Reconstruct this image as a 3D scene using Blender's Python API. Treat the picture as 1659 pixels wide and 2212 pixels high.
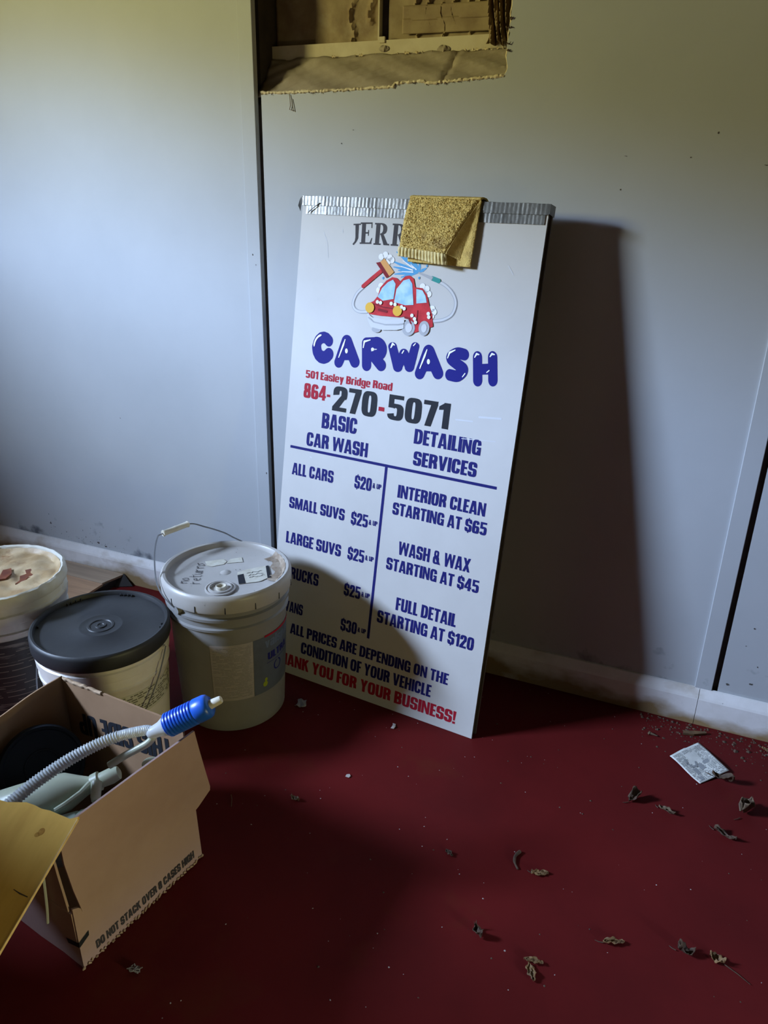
import bpy, math, random
from mathutils import Vector, Matrix

# ------------------------------------------------------------------ camera
for o in list(bpy.data.objects):
    bpy.data.objects.remove(o, do_unlink=True)
scene = bpy.context.scene
COL = scene.collection
R = math.radians

cam_d = bpy.data.cameras.new('camera')
cam_d.sensor_fit = 'VERTICAL'
cam_d.sensor_height = 24.0
cam_d.lens = 24.0 * 1680.96 / 2212.0
cam_d.clip_start = 0.02
cam = bpy.data.objects.new('camera', cam_d)
COL.objects.link(cam)
rt = Vector((0.922457, 0.385486, 0.021781))
dn = Vector((0.168778, -0.351859, -0.920711))
fw = Vector((-0.347257, 0.852993, -0.389636))
cm = Matrix((rt, -dn, -fw)).transposed().to_4x4()
cm.translation = Vector((0.0, -1.798, 1.2355))
cam.matrix_world = cm
scene.camera = cam

# ------------------------------------------------------------------ daylight
# outdoors: overcast blue sky above a belt of sunlit foliage and grass
wd = bpy.data.worlds.new('outdoors')
scene.world = wd
wd.use_nodes = True
nt = wd.node_tree
nt.nodes.clear()
tc = nt.nodes.new('ShaderNodeTexCoord')
sp = nt.nodes.new('ShaderNodeSeparateXYZ')
nz = nt.nodes.new('ShaderNodeTexNoise'); nz.inputs['Scale'].default_value = 6.0
ad = nt.nodes.new('ShaderNodeMath'); ad.operation = 'MULTIPLY_ADD'
ad.inputs[1].default_value = 0.06
rp = nt.nodes.new('ShaderNodeValToRGB')
rp.color_ramp.elements[0].position = 0.230
rp.color_ramp.elements[0].color = (0.46, 0.43, 0.185, 1)
rp.color_ramp.elements[1].position = 0.298
rp.color_ramp.elements[1].color = (1.25, 1.63, 2.30, 1)
bg = nt.nodes.new('ShaderNodeBackground'); bg.inputs['Strength'].default_value = 6.0
wo = nt.nodes.new('ShaderNodeOutputWorld')
nt.links.new(tc.outputs['Generated'], sp.inputs[0])
nt.links.new(tc.outputs['Generated'], nz.inputs['Vector'])
nt.links.new(nz.outputs['Fac'], ad.inputs[0])
nt.links.new(sp.outputs['Z'], ad.inputs[2])
nt.links.new(ad.outputs[0], rp.inputs['Fac'])
nt.links.new(rp.outputs['Color'], bg.inputs['Color'])
nt.links.new(bg.outputs[0], wo.inputs['Surface'])

# window opening high in the left-hand wall, outside the picture
XR, XL, ZC = 1.3, -3.0, 2.7
WY0, WY1, WZ0, WZ1 = -2.22, -1.50, 1.55, 2.15
WY, WTH = -3.0, 0.12
def portal(name, loc, rot, sx, sy):
    l = bpy.data.lights.new(name, 'AREA')
    l.shape = 'RECTANGLE'; l.size = sx; l.size_y = sy
    l.energy = 1.0
    l.cycles.is_portal = True
    o = bpy.data.objects.new(name, l); COL.objects.link(o)
    o.location = loc; o.rotation_euler = rot
    return o
portal('window_portal', (XL-WTH, (WY0+WY1)/2, (WZ0+WZ1)/2), (0, R(-90), 0), WZ1-WZ0, WY1-WY0)
# unseen opening in the right-hand wall, narrowed and set deep to aim fill light
RTH = 0.35
VY0, VY1, VZ0, VZ1 = -1.77, -1.43, 0.24, 0.63
portal('side_portal', (XR+RTH, (VY0+VY1)/2, (VZ0+VZ1)/2), (R(90), 0, R(90)), VY1-VY0, VZ1-VZ0)

vs = scene.view_settings
vs.view_transform = 'Standard'
vs.look = 'None'
vs.gamma = 1.0
vs.use_curve_mapping = False
vs.exposure = 4.32
scene.cycles.use_denoising = True
scene.cycles.max_bounces = 8
scene.cycles.diffuse_bounces = 5
scene.cycles.caustics_reflective = False
scene.cycles.caustics_refractive = False
scene.cycles.sample_clamp_indirect = 6.0

# ------------------------------------------------------------------ helpers
rnd = random.Random(7)

class MB:
    """collects vertices and faces for one mesh"""
    def __init__(self):
        self.v = []; self.f = []
    def add(self, vs_, fs_):
        b = len(self.v)
        self.v += [tuple(p) for p in vs_]
        self.f += [tuple(i+b for i in f) for f in fs_]
        return self
    def poly(self, pts):
        return self.add(pts, [range(len(pts))])
    def box(self, x0, x1, y0, y1, z0, z1):
        p = [(x0,y0,z0),(x1,y0,z0),(x1,y1,z0),(x0,y1,z0),(x0,y0,z1),(x1,y0,z1),(x1,y1,z1),(x0,y1,z1)]
        return self.add(p, [(0,3,2,1),(4,5,6,7),(0,1,5,4),(1,2,6,5),(2,3,7,6),(3,0,4,7)])
    def prism(self, pts, fn, t):
        """outline pts (a,b), fn(a,b,depth)->xyz, thickness t"""
        n = len(pts)
        v = [fn(a,b,0.0) for a,b in pts] + [fn(a,b,t) for a,b in pts]
        f = [tuple(range(n)), tuple(range(2*n-1, n-1, -1))]
        f += [(i, n+i, n+(i+1)%n, (i+1)%n) for i in range(n)]
        return self.add(v, f)
    def lathe(self, prof, n=64, a0=0.0, a1=2*math.pi, wob=None):
        full = abs(a1-a0-2*math.pi) < 1e-6
        m = n if full else n+1
        v = []
        for r, z in prof:
            for k in range(m):
                a = a0+(a1-a0)*k/n
                rr = r if wob is None else r+wob(a, z)
                v.append((rr*math.cos(a), rr*math.sin(a), z))
        f = []
        for i in range(len(prof)-1):
            for k in range(n):
                k2 = (k+1) % m
                f.append((i*m+k, i*m+k2, (i+1)*m+k2, (i+1)*m+k))
        return self.add(v, f)
    def disc(self, r, z, n=64, cx=0, cy=0, up=True):
        v = [(cx+r*math.cos(2*math.pi*k/n), cy+r*math.sin(2*math.pi*k/n), z) for k in range(n)]
        return self.add(v, [tuple(range(n)) if up else tuple(range(n-1,-1,-1))])
    def tube(self, path, rad, n=10, caps=True):
        path = [Vector(p) for p in path]
        rs = rad if isinstance(rad, (list, tuple)) else [rad]*len(path)
        up = Vector((0.123, 0.31, 0.94)); v = []
        prev = None
        for i, p in enumerate(path):
            t = (path[min(i+1, len(path)-1)] - path[max(i-1, 0)])
            if t.length < 1e-9: t = Vector((0,0,1))
            t.normalize()
            if prev is None:
                a = t.cross(up)
                if a.length < 1e-4: a = t.cross(Vector((1,0,0)))
            else:
                a = prev - t*prev.dot(t)
            a.normalize(); prev = a
            b = t.cross(a)
            for k in range(n):
                an = 2*math.pi*k/n
                v.append(p + (a*math.cos(an)+b*math.sin(an))*rs[i])
        f = []
        for i in range(len(path)-1):
            for k in range(n):
                k2 = (k+1) % n
                f.append((i*n+k, i*n+k2, (i+1)*n+k2, (i+1)*n+k))
        if caps:
            f.append(tuple(range(n-1,-1,-1)))
            f.append(tuple((len(path)-1)*n+k for k in range(n)))
        return self.add(v, f)
    def grid(self, fn, nu, nv):
        v = [fn(i/nu, j/nv) for j in range(nv+1) for i in range(nu+1)]
        f = [(j*(nu+1)+i, j*(nu+1)+i+1, (j+1)*(nu+1)+i+1, (j+1)*(nu+1)+i) for j in range(nv) for i in range(nu)]
        return self.add(v, f)

def obj(name, mb, mat, parent=None, smooth=False, solid=0.0, bevel=0.0):
    me = bpy.data.meshes.new(name)
    me.from_pydata(mb.v, [], mb.f)
    me.validate()
    me.update()
    o = bpy.data.objects.new(name, me)
    COL.objects.link(o)
    if mat: me.materials.append(mat)
    if smooth:
        for p in me.polygons: p.use_smooth = True
        if hasattr(me, 'set_sharp_from_angle'):
            me.set_sharp_from_angle(angle=R(42))
    if solid:
        m = o.modifiers.new('thickness', 'SOLIDIFY'); m.thickness = solid; m.offset = 0
    if bevel:
        m = o.modifiers.new('bevel', 'BEVEL'); m.width = bevel; m.segments = 2; m.limit_method = 'ANGLE'
    if parent: o.parent = parent
    return o

def tag(o, label=None, cat=None, group=None, kind=None):
    if label: o['label'] = label
    if cat: o['category'] = cat
    if group: o['group'] = group
    if kind: o['kind'] = kind
    return o

def thing(name, label, cat, loc=(0,0,0), rot=None, group=None, kind=None):
    o = bpy.data.objects.new(name, None)
    o.empty_display_size = 0.05
    COL.objects.link(o)
    if rot is not None:
        m = rot.to_4x4(); m.translation = Vector(loc); o.matrix_world = m
    else:
        o.location = loc
    return tag(o, label, cat, group, kind)

def mat(name, c1, c2=None, scale=6.0, rough=0.6, bump=0.0, bscale=150.0, metal=0.0, spec=0.5,
        ramp=(0.4, 0.62), c3=None, scale3=3.0, ramp3=(0.6, 0.7), trans=0.0, stretch=(1,1,1), coat=0.0, sss=0.0):
    m = bpy.data.materials.new(name); m.use_nodes = True
    t = m.node_tree; b = t.nodes['Principled BSDF']
    b.inputs['Roughness'].default_value = rough
    b.inputs['Metallic'].default_value = metal
    b.inputs['Specular IOR Level'].default_value = spec
    b.inputs['Coat Weight'].default_value = coat
    if trans: b.inputs['Transmission Weight'].default_value = trans
    if sss:
        b.inputs['Subsurface Weight'].default_value = sss
        b.inputs['Subsurface Radius'].default_value = (0.01, 0.01, 0.01)
    b.inputs['Base Color'].default_value = (*c1, 1)
    tcn = t.nodes.new('ShaderNodeTexCoord')
    mp = t.nodes.new('ShaderNodeMapping'); mp.inputs['Scale'].default_value = stretch
    t.links.new(tcn.outputs['Object'], mp.inputs['Vector'])
    def mixed(prev, c, sc, rg, seed):
        n = t.nodes.new('ShaderNodeTexNoise'); n.noise_dimensions = '4D'
        n.inputs['W'].default_value = seed
        n.inputs['Scale'].default_value = sc; n.inputs['Detail'].default_value = 6; n.inputs['Roughness'].default_value = 0.6
        t.links.new(mp.outputs[0], n.inputs['Vector'])
        r = t.nodes.new('ShaderNodeMapRange'); r.inputs['From Min'].default_value = rg[0]; r.inputs['From Max'].default_value = rg[1]
        t.links.new(n.outputs['Fac'], r.inputs['Value'])
        x = t.nodes.new('ShaderNodeMix'); x.data_type = 'RGBA'
        t.links.new(r.outputs[0], x.inputs['Factor'])
        if prev is None: x.inputs['A'].default_value = (*c1, 1)
        else: t.links.new(prev, x.inputs['A'])
        x.inputs['B'].default_value = (*c, 1)
        return x.outputs['Result']
    out = None
    if c2: out = mixed(None, c2, scale, ramp, 1.3)
    if c3: out = mixed(out, c3, scale3, ramp3, 7.7)
    if out: t.links.new(out, b.inputs['Base Color'])
    if bump:
        n = t.nodes.new('ShaderNodeTexNoise'); n.inputs['Scale'].default_value = bscale; n.inputs['Detail'].default_value = 4
        t.links.new(mp.outputs[0], n.inputs['Vector'])
        u = t.nodes.new('ShaderNodeBump'); u.inputs['Strength'].default_value = bump; u.inputs['Distance'].default_value = 0.004
        t.links.new(n.outputs['Fac'], u.inputs['Height'])
        t.links.new(u.outputs[0], b.inputs['Normal'])
    return m

def low_dirt(m, zlo, zhi, col, scale, rg, seed=3.0, stretch=(1,1,1)):
    """dirt smudges that gather close to the skirting: noise patches, thinning out with height"""
    t = m.node_tree; b = t.nodes['Principled BSDF']
    src = b.inputs['Base Color'].links[0].from_socket if b.inputs['Base Color'].links else None
    tcn = t.nodes.new('ShaderNodeTexCoord')
    mp = t.nodes.new('ShaderNodeMapping'); mp.inputs['Scale'].default_value = stretch
    t.links.new(tcn.outputs['Object'], mp.inputs['Vector'])
    n = t.nodes.new('ShaderNodeTexNoise'); n.noise_dimensions = '4D'; n.inputs['W'].default_value = seed
    n.inputs['Scale'].default_value = scale; n.inputs['Detail'].default_value = 5
    t.links.new(mp.outputs[0], n.inputs['Vector'])
    s = t.nodes.new('ShaderNodeSeparateXYZ'); t.links.new(tcn.outputs['Object'], s.inputs[0])
    h = t.nodes.new('ShaderNodeMapRange'); h.inputs['From Min'].default_value = zlo; h.inputs['From Max'].default_value = zhi
    h.inputs['To Min'].default_value = 0.0; h.inputs['To Max'].default_value = -0.3
    t.links.new(s.outputs['Z'], h.inputs['Value'])
    a = t.nodes.new('ShaderNodeMath'); a.operation = 'ADD'
    t.links.new(n.outputs['Fac'], a.inputs[0]); t.links.new(h.outputs[0], a.inputs[1])
    r = t.nodes.new('ShaderNodeMapRange'); r.inputs['From Min'].default_value = rg[0]; r.inputs['From Max'].default_value = rg[1]
    t.links.new(a.outputs[0], r.inputs['Value'])
    x = t.nodes.new('ShaderNodeMix'); x.data_type = 'RGBA'
    t.links.new(r.outputs[0], x.inputs['Factor'])
    if src: t.links.new(src, x.inputs['A'])
    else: x.inputs['A'].default_value = b.inputs['Base Color'].default_value
    x.inputs['B'].default_value = (*col, 1)
    t.links.new(x.outputs['Result'], b.inputs['Base Color'])
    return m

# ------------------------------------------------------------------ materials
m_wall = low_dirt(mat('wall_paint', (0.47,0.49,0.51), (0.43,0.45,0.47), 1.6, 0.55, 0.05, 60), 0.09, 0.34, (0.10,0.11,0.13), 14, (0.52, 0.66))
m_base = low_dirt(mat('baseboard_paint', (0.82,0.80,0.80), (0.70,0.68,0.66), 9, 0.5, 0.08, 80, c3=(0.13,0.11,0.10), scale3=70, ramp3=(0.66,0.74)), 0.0, 0.058, (0.30,0.205,0.10), 9, (0.27, 0.44), 5.0, (0.6,1,1))
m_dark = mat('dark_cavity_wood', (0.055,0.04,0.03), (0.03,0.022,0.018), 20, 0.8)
m_plain = mat('dark_wall_boards', (0.075,0.062,0.05), (0.055,0.045,0.036), 4, 0.8)
m_ceil = mat('ceiling_boards', (0.085,0.07,0.055), (0.06,0.05,0.04), 3, 0.8)
m_floor = mat('red_floor_paint', (0.120,0.0115,0.0115), (0.094,0.010,0.010), 3.0, 0.55, 0.10, 40, spec=0.05, c3=(0.112,0.020,0.011), scale3=5, ramp3=(0.58,0.75))
m_kraft = mat('brown_kraft_paper', (0.36,0.27,0.14), (0.24,0.16,0.08), 14, 0.7, 0.25, 30, c3=(0.45,0.38,0.24), scale3=6, ramp3=(0.55,0.7))
m_canvas = mat('torn_backing_paper', (0.42,0.35,0.25), (0.34,0.275,0.19), 18, 0.8, 0.3, 60)
m_rail = mat('old_cream_wood', (0.66,0.58,0.40), (0.56,0.47,0.30), 14, 0.6, 0.1, 90)
m_fray = mat('frayed_fibre', (0.80,0.70,0.46), (0.62,0.50,0.30), 60, 0.9)
m_speck = mat('dark_speck', (0.09,0.08,0.075), rough=0.8)
m_sign = mat('sign_white', (0.585,0.575,0.565), (0.55,0.54,0.53), 5, 0.55, spec=0.2, c3=(0.49,0.48,0.47), scale3=9, ramp3=(0.68,0.80))
m_signedge = mat('sign_board_edge', (0.10,0.085,0.07), (0.06,0.05,0.045), 30, 0.7)
m_navy = mat('navy_print', (0.013,0.014,0.135), rough=0.6, spec=0.15)
m_bubble = mat('royal_blue_print', (0.009,0.010,0.185), rough=0.6, spec=0.15)
m_red = mat('red_print', (0.36,0.012,0.030), rough=0.6, spec=0.15)
m_black = mat('black_print', (0.018,0.020,0.026), rough=0.6, spec=0.15)
m_charcoal = mat('faded_charcoal_print', (0.060,0.053,0.058), (0.045,0.040,0.046), 40, 0.6, spec=0.15)
m_white_ink = mat('white_print', (0.85,0.86,0.88), rough=0.6, spec=0.15)
m_carred = mat('car_red_print', (0.62,0.035,0.045), (0.42,0.02,0.03), 40, 0.6, spec=0.15)
m_cardark = mat('dark_red_print', (0.22,0.012,0.02), rough=0.6, spec=0.15)
m_sky = mat('pale_blue_print', (0.30,0.56,0.80), (0.52,0.76,0.90), 40, 0.6, spec=0.15)
m_splash = mat('water_blue_print', (0.10,0.36,0.66), rough=0.6, spec=0.15)
m_yellow = mat('amber_print', (0.78,0.45,0.06), rough=0.6, spec=0.15)
m_orange = mat('tan_orange_print', (0.72,0.36,0.12), rough=0.6, spec=0.15)
m_greyp = mat('grey_print', (0.42,0.43,0.46), rough=0.6, spec=0.15)
m_lgreyp = mat('light_grey_print', (0.62,0.63,0.66), rough=0.6, spec=0.15)
m_teal = mat('teal_print', (0.04,0.30,0.28), rough=0.6, spec=0.15)
m_tape = mat('silver_duct_tape', (0.165,0.17,0.175), (0.12,0.125,0.13), 30, 0.36, 0.12, 120, metal=0.25)
m_towel = mat('mustard_terry', (0.78,0.58,0.20), (0.62,0.44,0.14), 90, 0.95, 0.55, 420, spec=0.05, c3=(0.36,0.24,0.10), scale3=14, ramp3=(0.60,0.74))
m_towelhem = mat('towel_hem', (0.78,0.66,0.34), (0.66,0.53,0.25), 60, 0.95, 0.3, 300, spec=0.1)
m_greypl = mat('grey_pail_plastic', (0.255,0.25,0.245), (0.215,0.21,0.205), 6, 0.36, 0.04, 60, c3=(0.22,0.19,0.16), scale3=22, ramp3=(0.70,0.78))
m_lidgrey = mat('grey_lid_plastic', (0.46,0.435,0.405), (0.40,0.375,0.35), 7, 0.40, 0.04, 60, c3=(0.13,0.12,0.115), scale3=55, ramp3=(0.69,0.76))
m_blackpl = mat('black_lid_plastic', (0.022,0.023,0.026), (0.030,0.031,0.033), 14, 0.50, 0.05, 90)
m_whitepl = mat('dirty_white_plastic', (0.80,0.75,0.72), (0.70,0.64,0.58), 7, 0.42, 0.03, 50, c3=(0.22,0.17,0.10), scale3=16, ramp3=(0.66,0.8))
m_whitepl2 = mat('old_white_pail', (0.66,0.64,0.57), (0.56,0.52,0.43), 6, 0.45, 0.05, 40, c3=(0.26,0.20,0.14), scale3=14, ramp3=(0.62,0.78))
m_dry = mat('dried_cream_paint', (0.55,0.41,0.24), (0.38,0.25,0.12), 14, 0.5, 0.3, 60, c3=(0.26,0.13,0.05), scale3=20, ramp3=(0.54,0.68))
m_rust = mat('rusty_crack', (0.25,0.07,0.025), (0.14,0.03,0.012), 40, 0.35)
m_blacklabel = mat('black_label', (0.03,0.028,0.026), (0.20,0.18,0.15), 9, 0.5, stretch=(1,1,9), ramp=(0.55,0.63))
m_wire = mat('galvanised_wire', (0.30,0.31,0.33), rough=0.35, metal=0.8)
m_cream = mat('cream_plastic', (0.68,0.64,0.55), (0.58,0.53,0.42), 40, 0.45)
m_label = mat('pale_label', (0.38,0.345,0.335), (0.34,0.31,0.30), 30, 0.5, stretch=(1,1,8))
m_labelblue = mat('slate_label', (0.10,0.12,0.155), (0.07,0.085,0.10), 10, 0.45)
m_lime = mat('lime_print', (0.30,0.36,0.02), rough=0.5)
m_paper = mat('sticker_paper', (0.62,0.60,0.52), (0.52,0.49,0.40), 50, 0.7)
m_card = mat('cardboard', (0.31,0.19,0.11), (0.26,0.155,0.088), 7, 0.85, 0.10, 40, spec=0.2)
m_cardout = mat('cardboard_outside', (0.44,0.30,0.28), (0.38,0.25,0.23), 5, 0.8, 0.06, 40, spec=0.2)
m_cardedge = mat('torn_cardboard_edge', (0.44,0.31,0.20), (0.30,0.20,0.12), 60, 0.9)
m_ply = mat('yellow_plywood', (0.74,0.45,0.10), (0.62,0.36,0.075), 5, 0.7, 0.04, 60, stretch=(1,4,1), spec=0.15, c3=(0.42,0.21,0.04), scale3=9, ramp3=(0.68,0.80))
m_plyedge = mat('plywood_edge', (0.80,0.58,0.30), (0.66,0.46,0.22), 60, 0.7)
m_blue = mat('blue_pump_plastic', (0.015,0.11,0.58), rough=0.35, sss=0.1)
m_clear = mat('clear_hose_plastic', (0.74,0.78,0.80), rough=0.30, trans=0.35)
m_jug = mat('milky_green_plastic', (0.47,0.50,0.38), (0.40,0.43,0.32), 12, 0.38, trans=0.15)
m_jug2 = mat('pale_green_plastic', (0.36,0.45,0.38), (0.30,0.38,0.32), 12, 0.35, trans=0.2)
m_navylid = mat('navy_lid_plastic', (0.006,0.009,0.016), rough=0.6, spec=0.2)
m_lam = mat('laminate_oak', (0.52,0.31,0.18), (0.40,0.24,0.14), 11, 0.5, stretch=(0.35,5,5), c3=(0.28,0.17,0.10), scale3=22, ramp3=(0.6,0.75))
m_lamgrey = mat('worn_grey_laminate', (0.44,0.32,0.22), (0.33,0.24,0.17), 11, 0.55, stretch=(0.35,5,5))
m_tar = mat('black_underlay', (0.018,0.014,0.013), rough=0.8)
m_news = mat('newsprint', (0.74,0.74,0.70), (0.62,0.62,0.58), 30, 0.8)
m_ink = mat('news_ink', (0.20,0.21,0.21), (0.30,0.31,0.31), 300, 0.8)
m_leaf = mat('tan_dry_leaf', (0.22,0.125,0.045), (0.12,0.065,0.028), 90, 0.7)
m_leafd = mat('dark_dry_leaf', (0.055,0.030,0.018), (0.10,0.058,0.032), 90, 0.75)
m_leafg = mat('grey_dry_leaf', (0.17,0.115,0.065), (0.08,0.05,0.03), 90, 0.75)
m_grit = mat('pale_grit', (0.42,0.37,0.34), rough=0.7)
m_fluff = mat('grey_fluff', (0.26,0.24,0.22), rough=0.95)
m_ply_mark = mat('pencil_crack', (0.06,0.035,0.015), rough=0.9)

# ------------------------------------------------------------------ room shell
floor = obj('floor', MB().box(XL-0.1, XR+0.1, WY-0.1, 0.2, -0.05, 0.0), m_floor)
tag(floor, 'dark red painted floor scattered with leaves and grit', 'floor', kind='structure')
ceil = obj('ceiling', MB().box(XL-0.1, XR+0.1, WY-0.1, 0.2, ZC, ZC+0.05), m_ceil)
tag(ceil, 'brown board ceiling above the room', 'ceiling', kind='structure')
mb = MB()
x0, x1 = XL-WTH, XL
mb.box(x0, x1, WY-0.3, WY0, 0, ZC); mb.box(x0, x1, WY1, 0.24, 0, ZC)
mb.box(x0, x1, WY0, WY1, 0, WZ0); mb.box(x0, x1, WY0, WY1, WZ1, ZC)
wl = obj('wall_left', mb, m_plain)
tag(wl, 'dark wall at the left end of the room with the daylight window', 'wall', kind='structure')
added_eave = obj('sky_block_1', MB().box(XL-WTH-0.30, XL-WTH, WY-0.6, 0.6, 2.32, 2.40), m_ceil)  # unseen overhang added to cut high sky light from lower wall and floor
tag(added_eave, 'slab added outside above the daylight window to block high sky', 'added_eave', kind='structure')
mb = MB()
mb.box(XR, XR+RTH, WY-0.3, VY0, 0, ZC); mb.box(XR, XR+RTH, VY1, 0.24, 0, ZC)
mb.box(XR, XR+RTH, VY0, VY1, 0, VZ0); mb.box(XR, XR+RTH, VY0, VY1, VZ1, ZC)
wr = obj('wall_right', mb, m_plain)
tag(wr, 'dark wall at the right end of the room with a narrow deep opening for fill light', 'wall', kind='structure')
wf = obj('wall_front', MB().box(XL-0.1, XR+0.1, WY-0.12, WY, 0, ZC), m_plain)
tag(wf, 'dark wall behind the viewer', 'wall', kind='structure')

# back wall: dark sheathing, with painted plywood panels and battens as parts
HX0, HX1, HZ1 = -1.0696, -0.482, 1.96
mb = MB()
mb.box(XL-0.1, XR+0.1, 0.20, 0.24, 0, ZC)
mb.box(XL-0.1, -1.13, 0.013, 0.03, 0, ZC)
mb.box(-0.465, XR+0.1, 0.013, 0.03, 0, ZC)
mb.box(-1.13, -0.465, 0.013, 0.03, 0, 1.40)
mb.box(-1.13, -0.465, 0.013, 0.03, 1.97, ZC)
wall = obj('wall_back', mb, m_dark)
tag(wall, 'grey painted panel wall behind the sign with dark vertical seams', 'wall', kind='structure')
def wallfn(a, b, d): return (a, d, b)
def panel(pts):
    return obj('wall_panel', MB().prism(pts, wallfn, 0.0125), m_wall, wall)
for x0, x1 in ((-3.0,-2.325), (-2.31,-1.0855), (0.1665,1.30)):
    panel([(x0,0.0),(x1,0.0),(x1,ZC),(x0,ZC)])
rr = random.Random(3)
rag_r = []
z = HZ1
while z > 1.452:
    rag_r.append((HX1+rr.uniform(-0.003,0.004), z)); z -= rr.uniform(0.006,0.02)
rag_b = []
n = 46
def hole_edge(t):      # t 0 right, 1 left
    x = HX1-0.004+(HX0-HX1+0.004)*t
    zz = 1.4455-0.0228*t - 0.006*math.sin(t*3.1) + (0.006 if 0.30 < t < 0.42 else 0.0) - 0.004*max(0, 1-t*8)*0
    return x, zz
for i in range(n+1):
    x, zz = hole_edge(i/n)
    rag_b.append((x, zz+rr.uniform(-0.0012,0.0012)))
panel([(HX0,0.0),(0.1535,0.0),(0.1535,ZC),(HX0,ZC),(HX0,HZ1)] + rag_r + rag_b)
for bx0, bx1 in ((-2.363,-2.325), (-1.1240,-1.0855), (0.1140,0.1535)):
    def lean(a, b, d): return (a, -0.0045+d, b)
    obj('batten', MB().prism([(bx0,0.095),(bx1,0.095),(bx1,ZC),(bx0,ZC)], lean, 0.005), m_wall, wall, bevel=0.0012)
mb = MB()
rs = random.Random(11)
def splat(mb, x, z, r, el=1.0, y=-0.0006):
    pts = []
    n = 9
    for k in range(n):
        a = 2*math.pi*k/n
        q = 0.62*r*rs.uniform(0.4, 1.15)
        pts.append((x+q*math.cos(a)*el, y, z+q*math.sin(a)))
    mb.poly(pts)
for x, z, r, el in ((-0.8596,1.3168,0.0028,1.2), (-0.2184,1.2963,0.0014,4), (-0.0935,1.2949,0.0036,0.8), (-0.0499,1.3387,0.0042,0.7),
                    (-0.2208,1.2326,0.003,0.8), (0.0458,1.2825,0.0016,4), (-1.5989,0.5636,0.003,0.9), (-0.83,1.345,0.002,2),
                    (-1.95,0.184,0.006,0.5), (-1.947,0.152,0.009,0.7), (-1.81,0.150,0.006,0.5), (-1.80,0.128,0.006,0.4), (-1.75,0.118,0.008,1.0), (-1.72,0.110,0.007,1.4),
                    (-1.68,0.118,0.005,0.5), (0.205,0.24,0.003,1), (0.215,0.29,0.004,1), (0.24,0.19,0.003,1), (0.235,0.14,0.005,1.5), (0.185,0.125,0.005,1.4)):
    splat(mb, x, z, r, el)
for k in range(40):
    splat(mb, rs.uniform(-1.98,-1.6), 0.1+abs(rs.gauss(0,0.03)), rs.uniform(0.001,0.003), rs.uniform(0.5,1.5))
sp_o = obj('wall_specks', mb, m_speck, wall); sp_o['kind'] = 'stuff'
mb = MB(); splat(mb, -1.108, 1.0591, 0.004, 0.6, -0.0052); splat(mb, -1.10, 1.035, 0.002, 0.8, -0.0052); splat(mb, -1.093, 0.47, 0.005, 0.5, -0.0052)
sp_o = obj('wall_specks', mb, m_speck, wall); sp_o['kind'] = 'stuff'

# baseboard in two lengths
bb = thing('baseboard_back', 'scuffed white baseboard with brown stains along the back wall', 'baseboard', kind='structure')
for bx0, bx1 in ((XL, 0.126), (0.1272, XR)):
    prof = [(-0.0, 0.0), (-0.0165, 0.0), (-0.0165, 0.073), (-0.0145, 0.079), (-0.005, 0.0985), (0.0, 0.0995)]
    mb = MB()
    nseg = 60
    v = []
    for i in range(nseg+1):
        x = bx0+(bx1-bx0)*i/nseg
        for (py, pz) in prof:
            v.append((x, py-0.0005, pz))
    k = len(prof)
    f = [(i*k+j, i*k+j+1, (i+1)*k+j+1, (i+1)*k+j) for i in range(nseg) for j in range(k-1)]
    f += [tuple(range(k)), tuple(nseg*k+j for j in range(k-1,-1,-1))]
    mb.add(v, f)
    obj('board', mb, m_base, bb)

# boarded-up window inside the torn hole
w1 = thing('window_1', 'torn hole in the wall showing a boarded window packed with brown paper', 'window', kind='structure')
YD = 0.088
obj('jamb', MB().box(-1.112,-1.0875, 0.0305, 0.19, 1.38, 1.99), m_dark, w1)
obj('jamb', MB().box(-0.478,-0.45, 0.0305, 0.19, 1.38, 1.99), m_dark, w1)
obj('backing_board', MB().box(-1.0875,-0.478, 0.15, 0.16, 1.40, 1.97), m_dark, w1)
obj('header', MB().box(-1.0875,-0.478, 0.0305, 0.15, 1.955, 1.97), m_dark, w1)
mb = MB()
v = []
for i in range(31):
    t = i/30; x = -1.087+(0.607)*t
    zt = 1.5308+0.0065*t; zb = 1.4995+0.0075*t
    w = 0.0012*math.sin(i*1.7)
    v += [(x, YD, zb+w), (x, YD, zt), (x, YD+0.03, zt), (x, YD+0.03, zb)]
f = [(i*4+j, i*4+(j+1)%4, (i+1)*4+(j+1)%4, (i+1)*4+j) for i in range(30) for j in range(4)]
mb.add(v, f)
obj('bottom_rail', mb, m_rail, w1)
rp_ = random.Random(5)
def crumple(x0, x1, z0, z1, y, amp, nu=46, nv=60, seed=0, wr=()):
    q = random.Random(seed)
    ph = [(q.uniform(20,90), q.uniform(10,60), q.uniform(0,6), q.uniform(0.2,1)) for _ in range(7)]
    def fn(u, v):
        x = x0+(x1-x0)*u; zz = z0+(z1-z0)*v
        d = sum(a*math.sin(kx*x+kz*zz+p) for kx, kz, p, a in ph)/3.0
        yy = y+amp*d
        for wx, ww, wa, wz0, wz1 in wr:
            if wz0 < zz < wz1: yy -= wa*math.exp(-((x-wx-0.006*math.sin(zz*90))/ww)**2)
        return (x, yy, zz)
    return MB().grid(fn, nu, nv)
wrk = [(-0.725,0.003,0.010,1.54,1.63), (-0.695,0.003,0.010,1.55,1.64), (-0.66,0.0025,0.010,1.53,1.60), (-0.635,0.003,0.010,1.56,1.65), (-0.60,0.003,0.008,1.54,1.62), (-0.575,0.003,0.010,1.57,1.66)]
obj('paper_pane', crumple(-1.086,-0.812,1.515,1.958,YD+0.022,0.004,seed=2, wr=[(-0.885,0.003,0.010,1.53,1.62),(-0.835,0.006,0.010,1.57,1.66)]), m_kraft, w1, smooth=True, solid=0.001)
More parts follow.
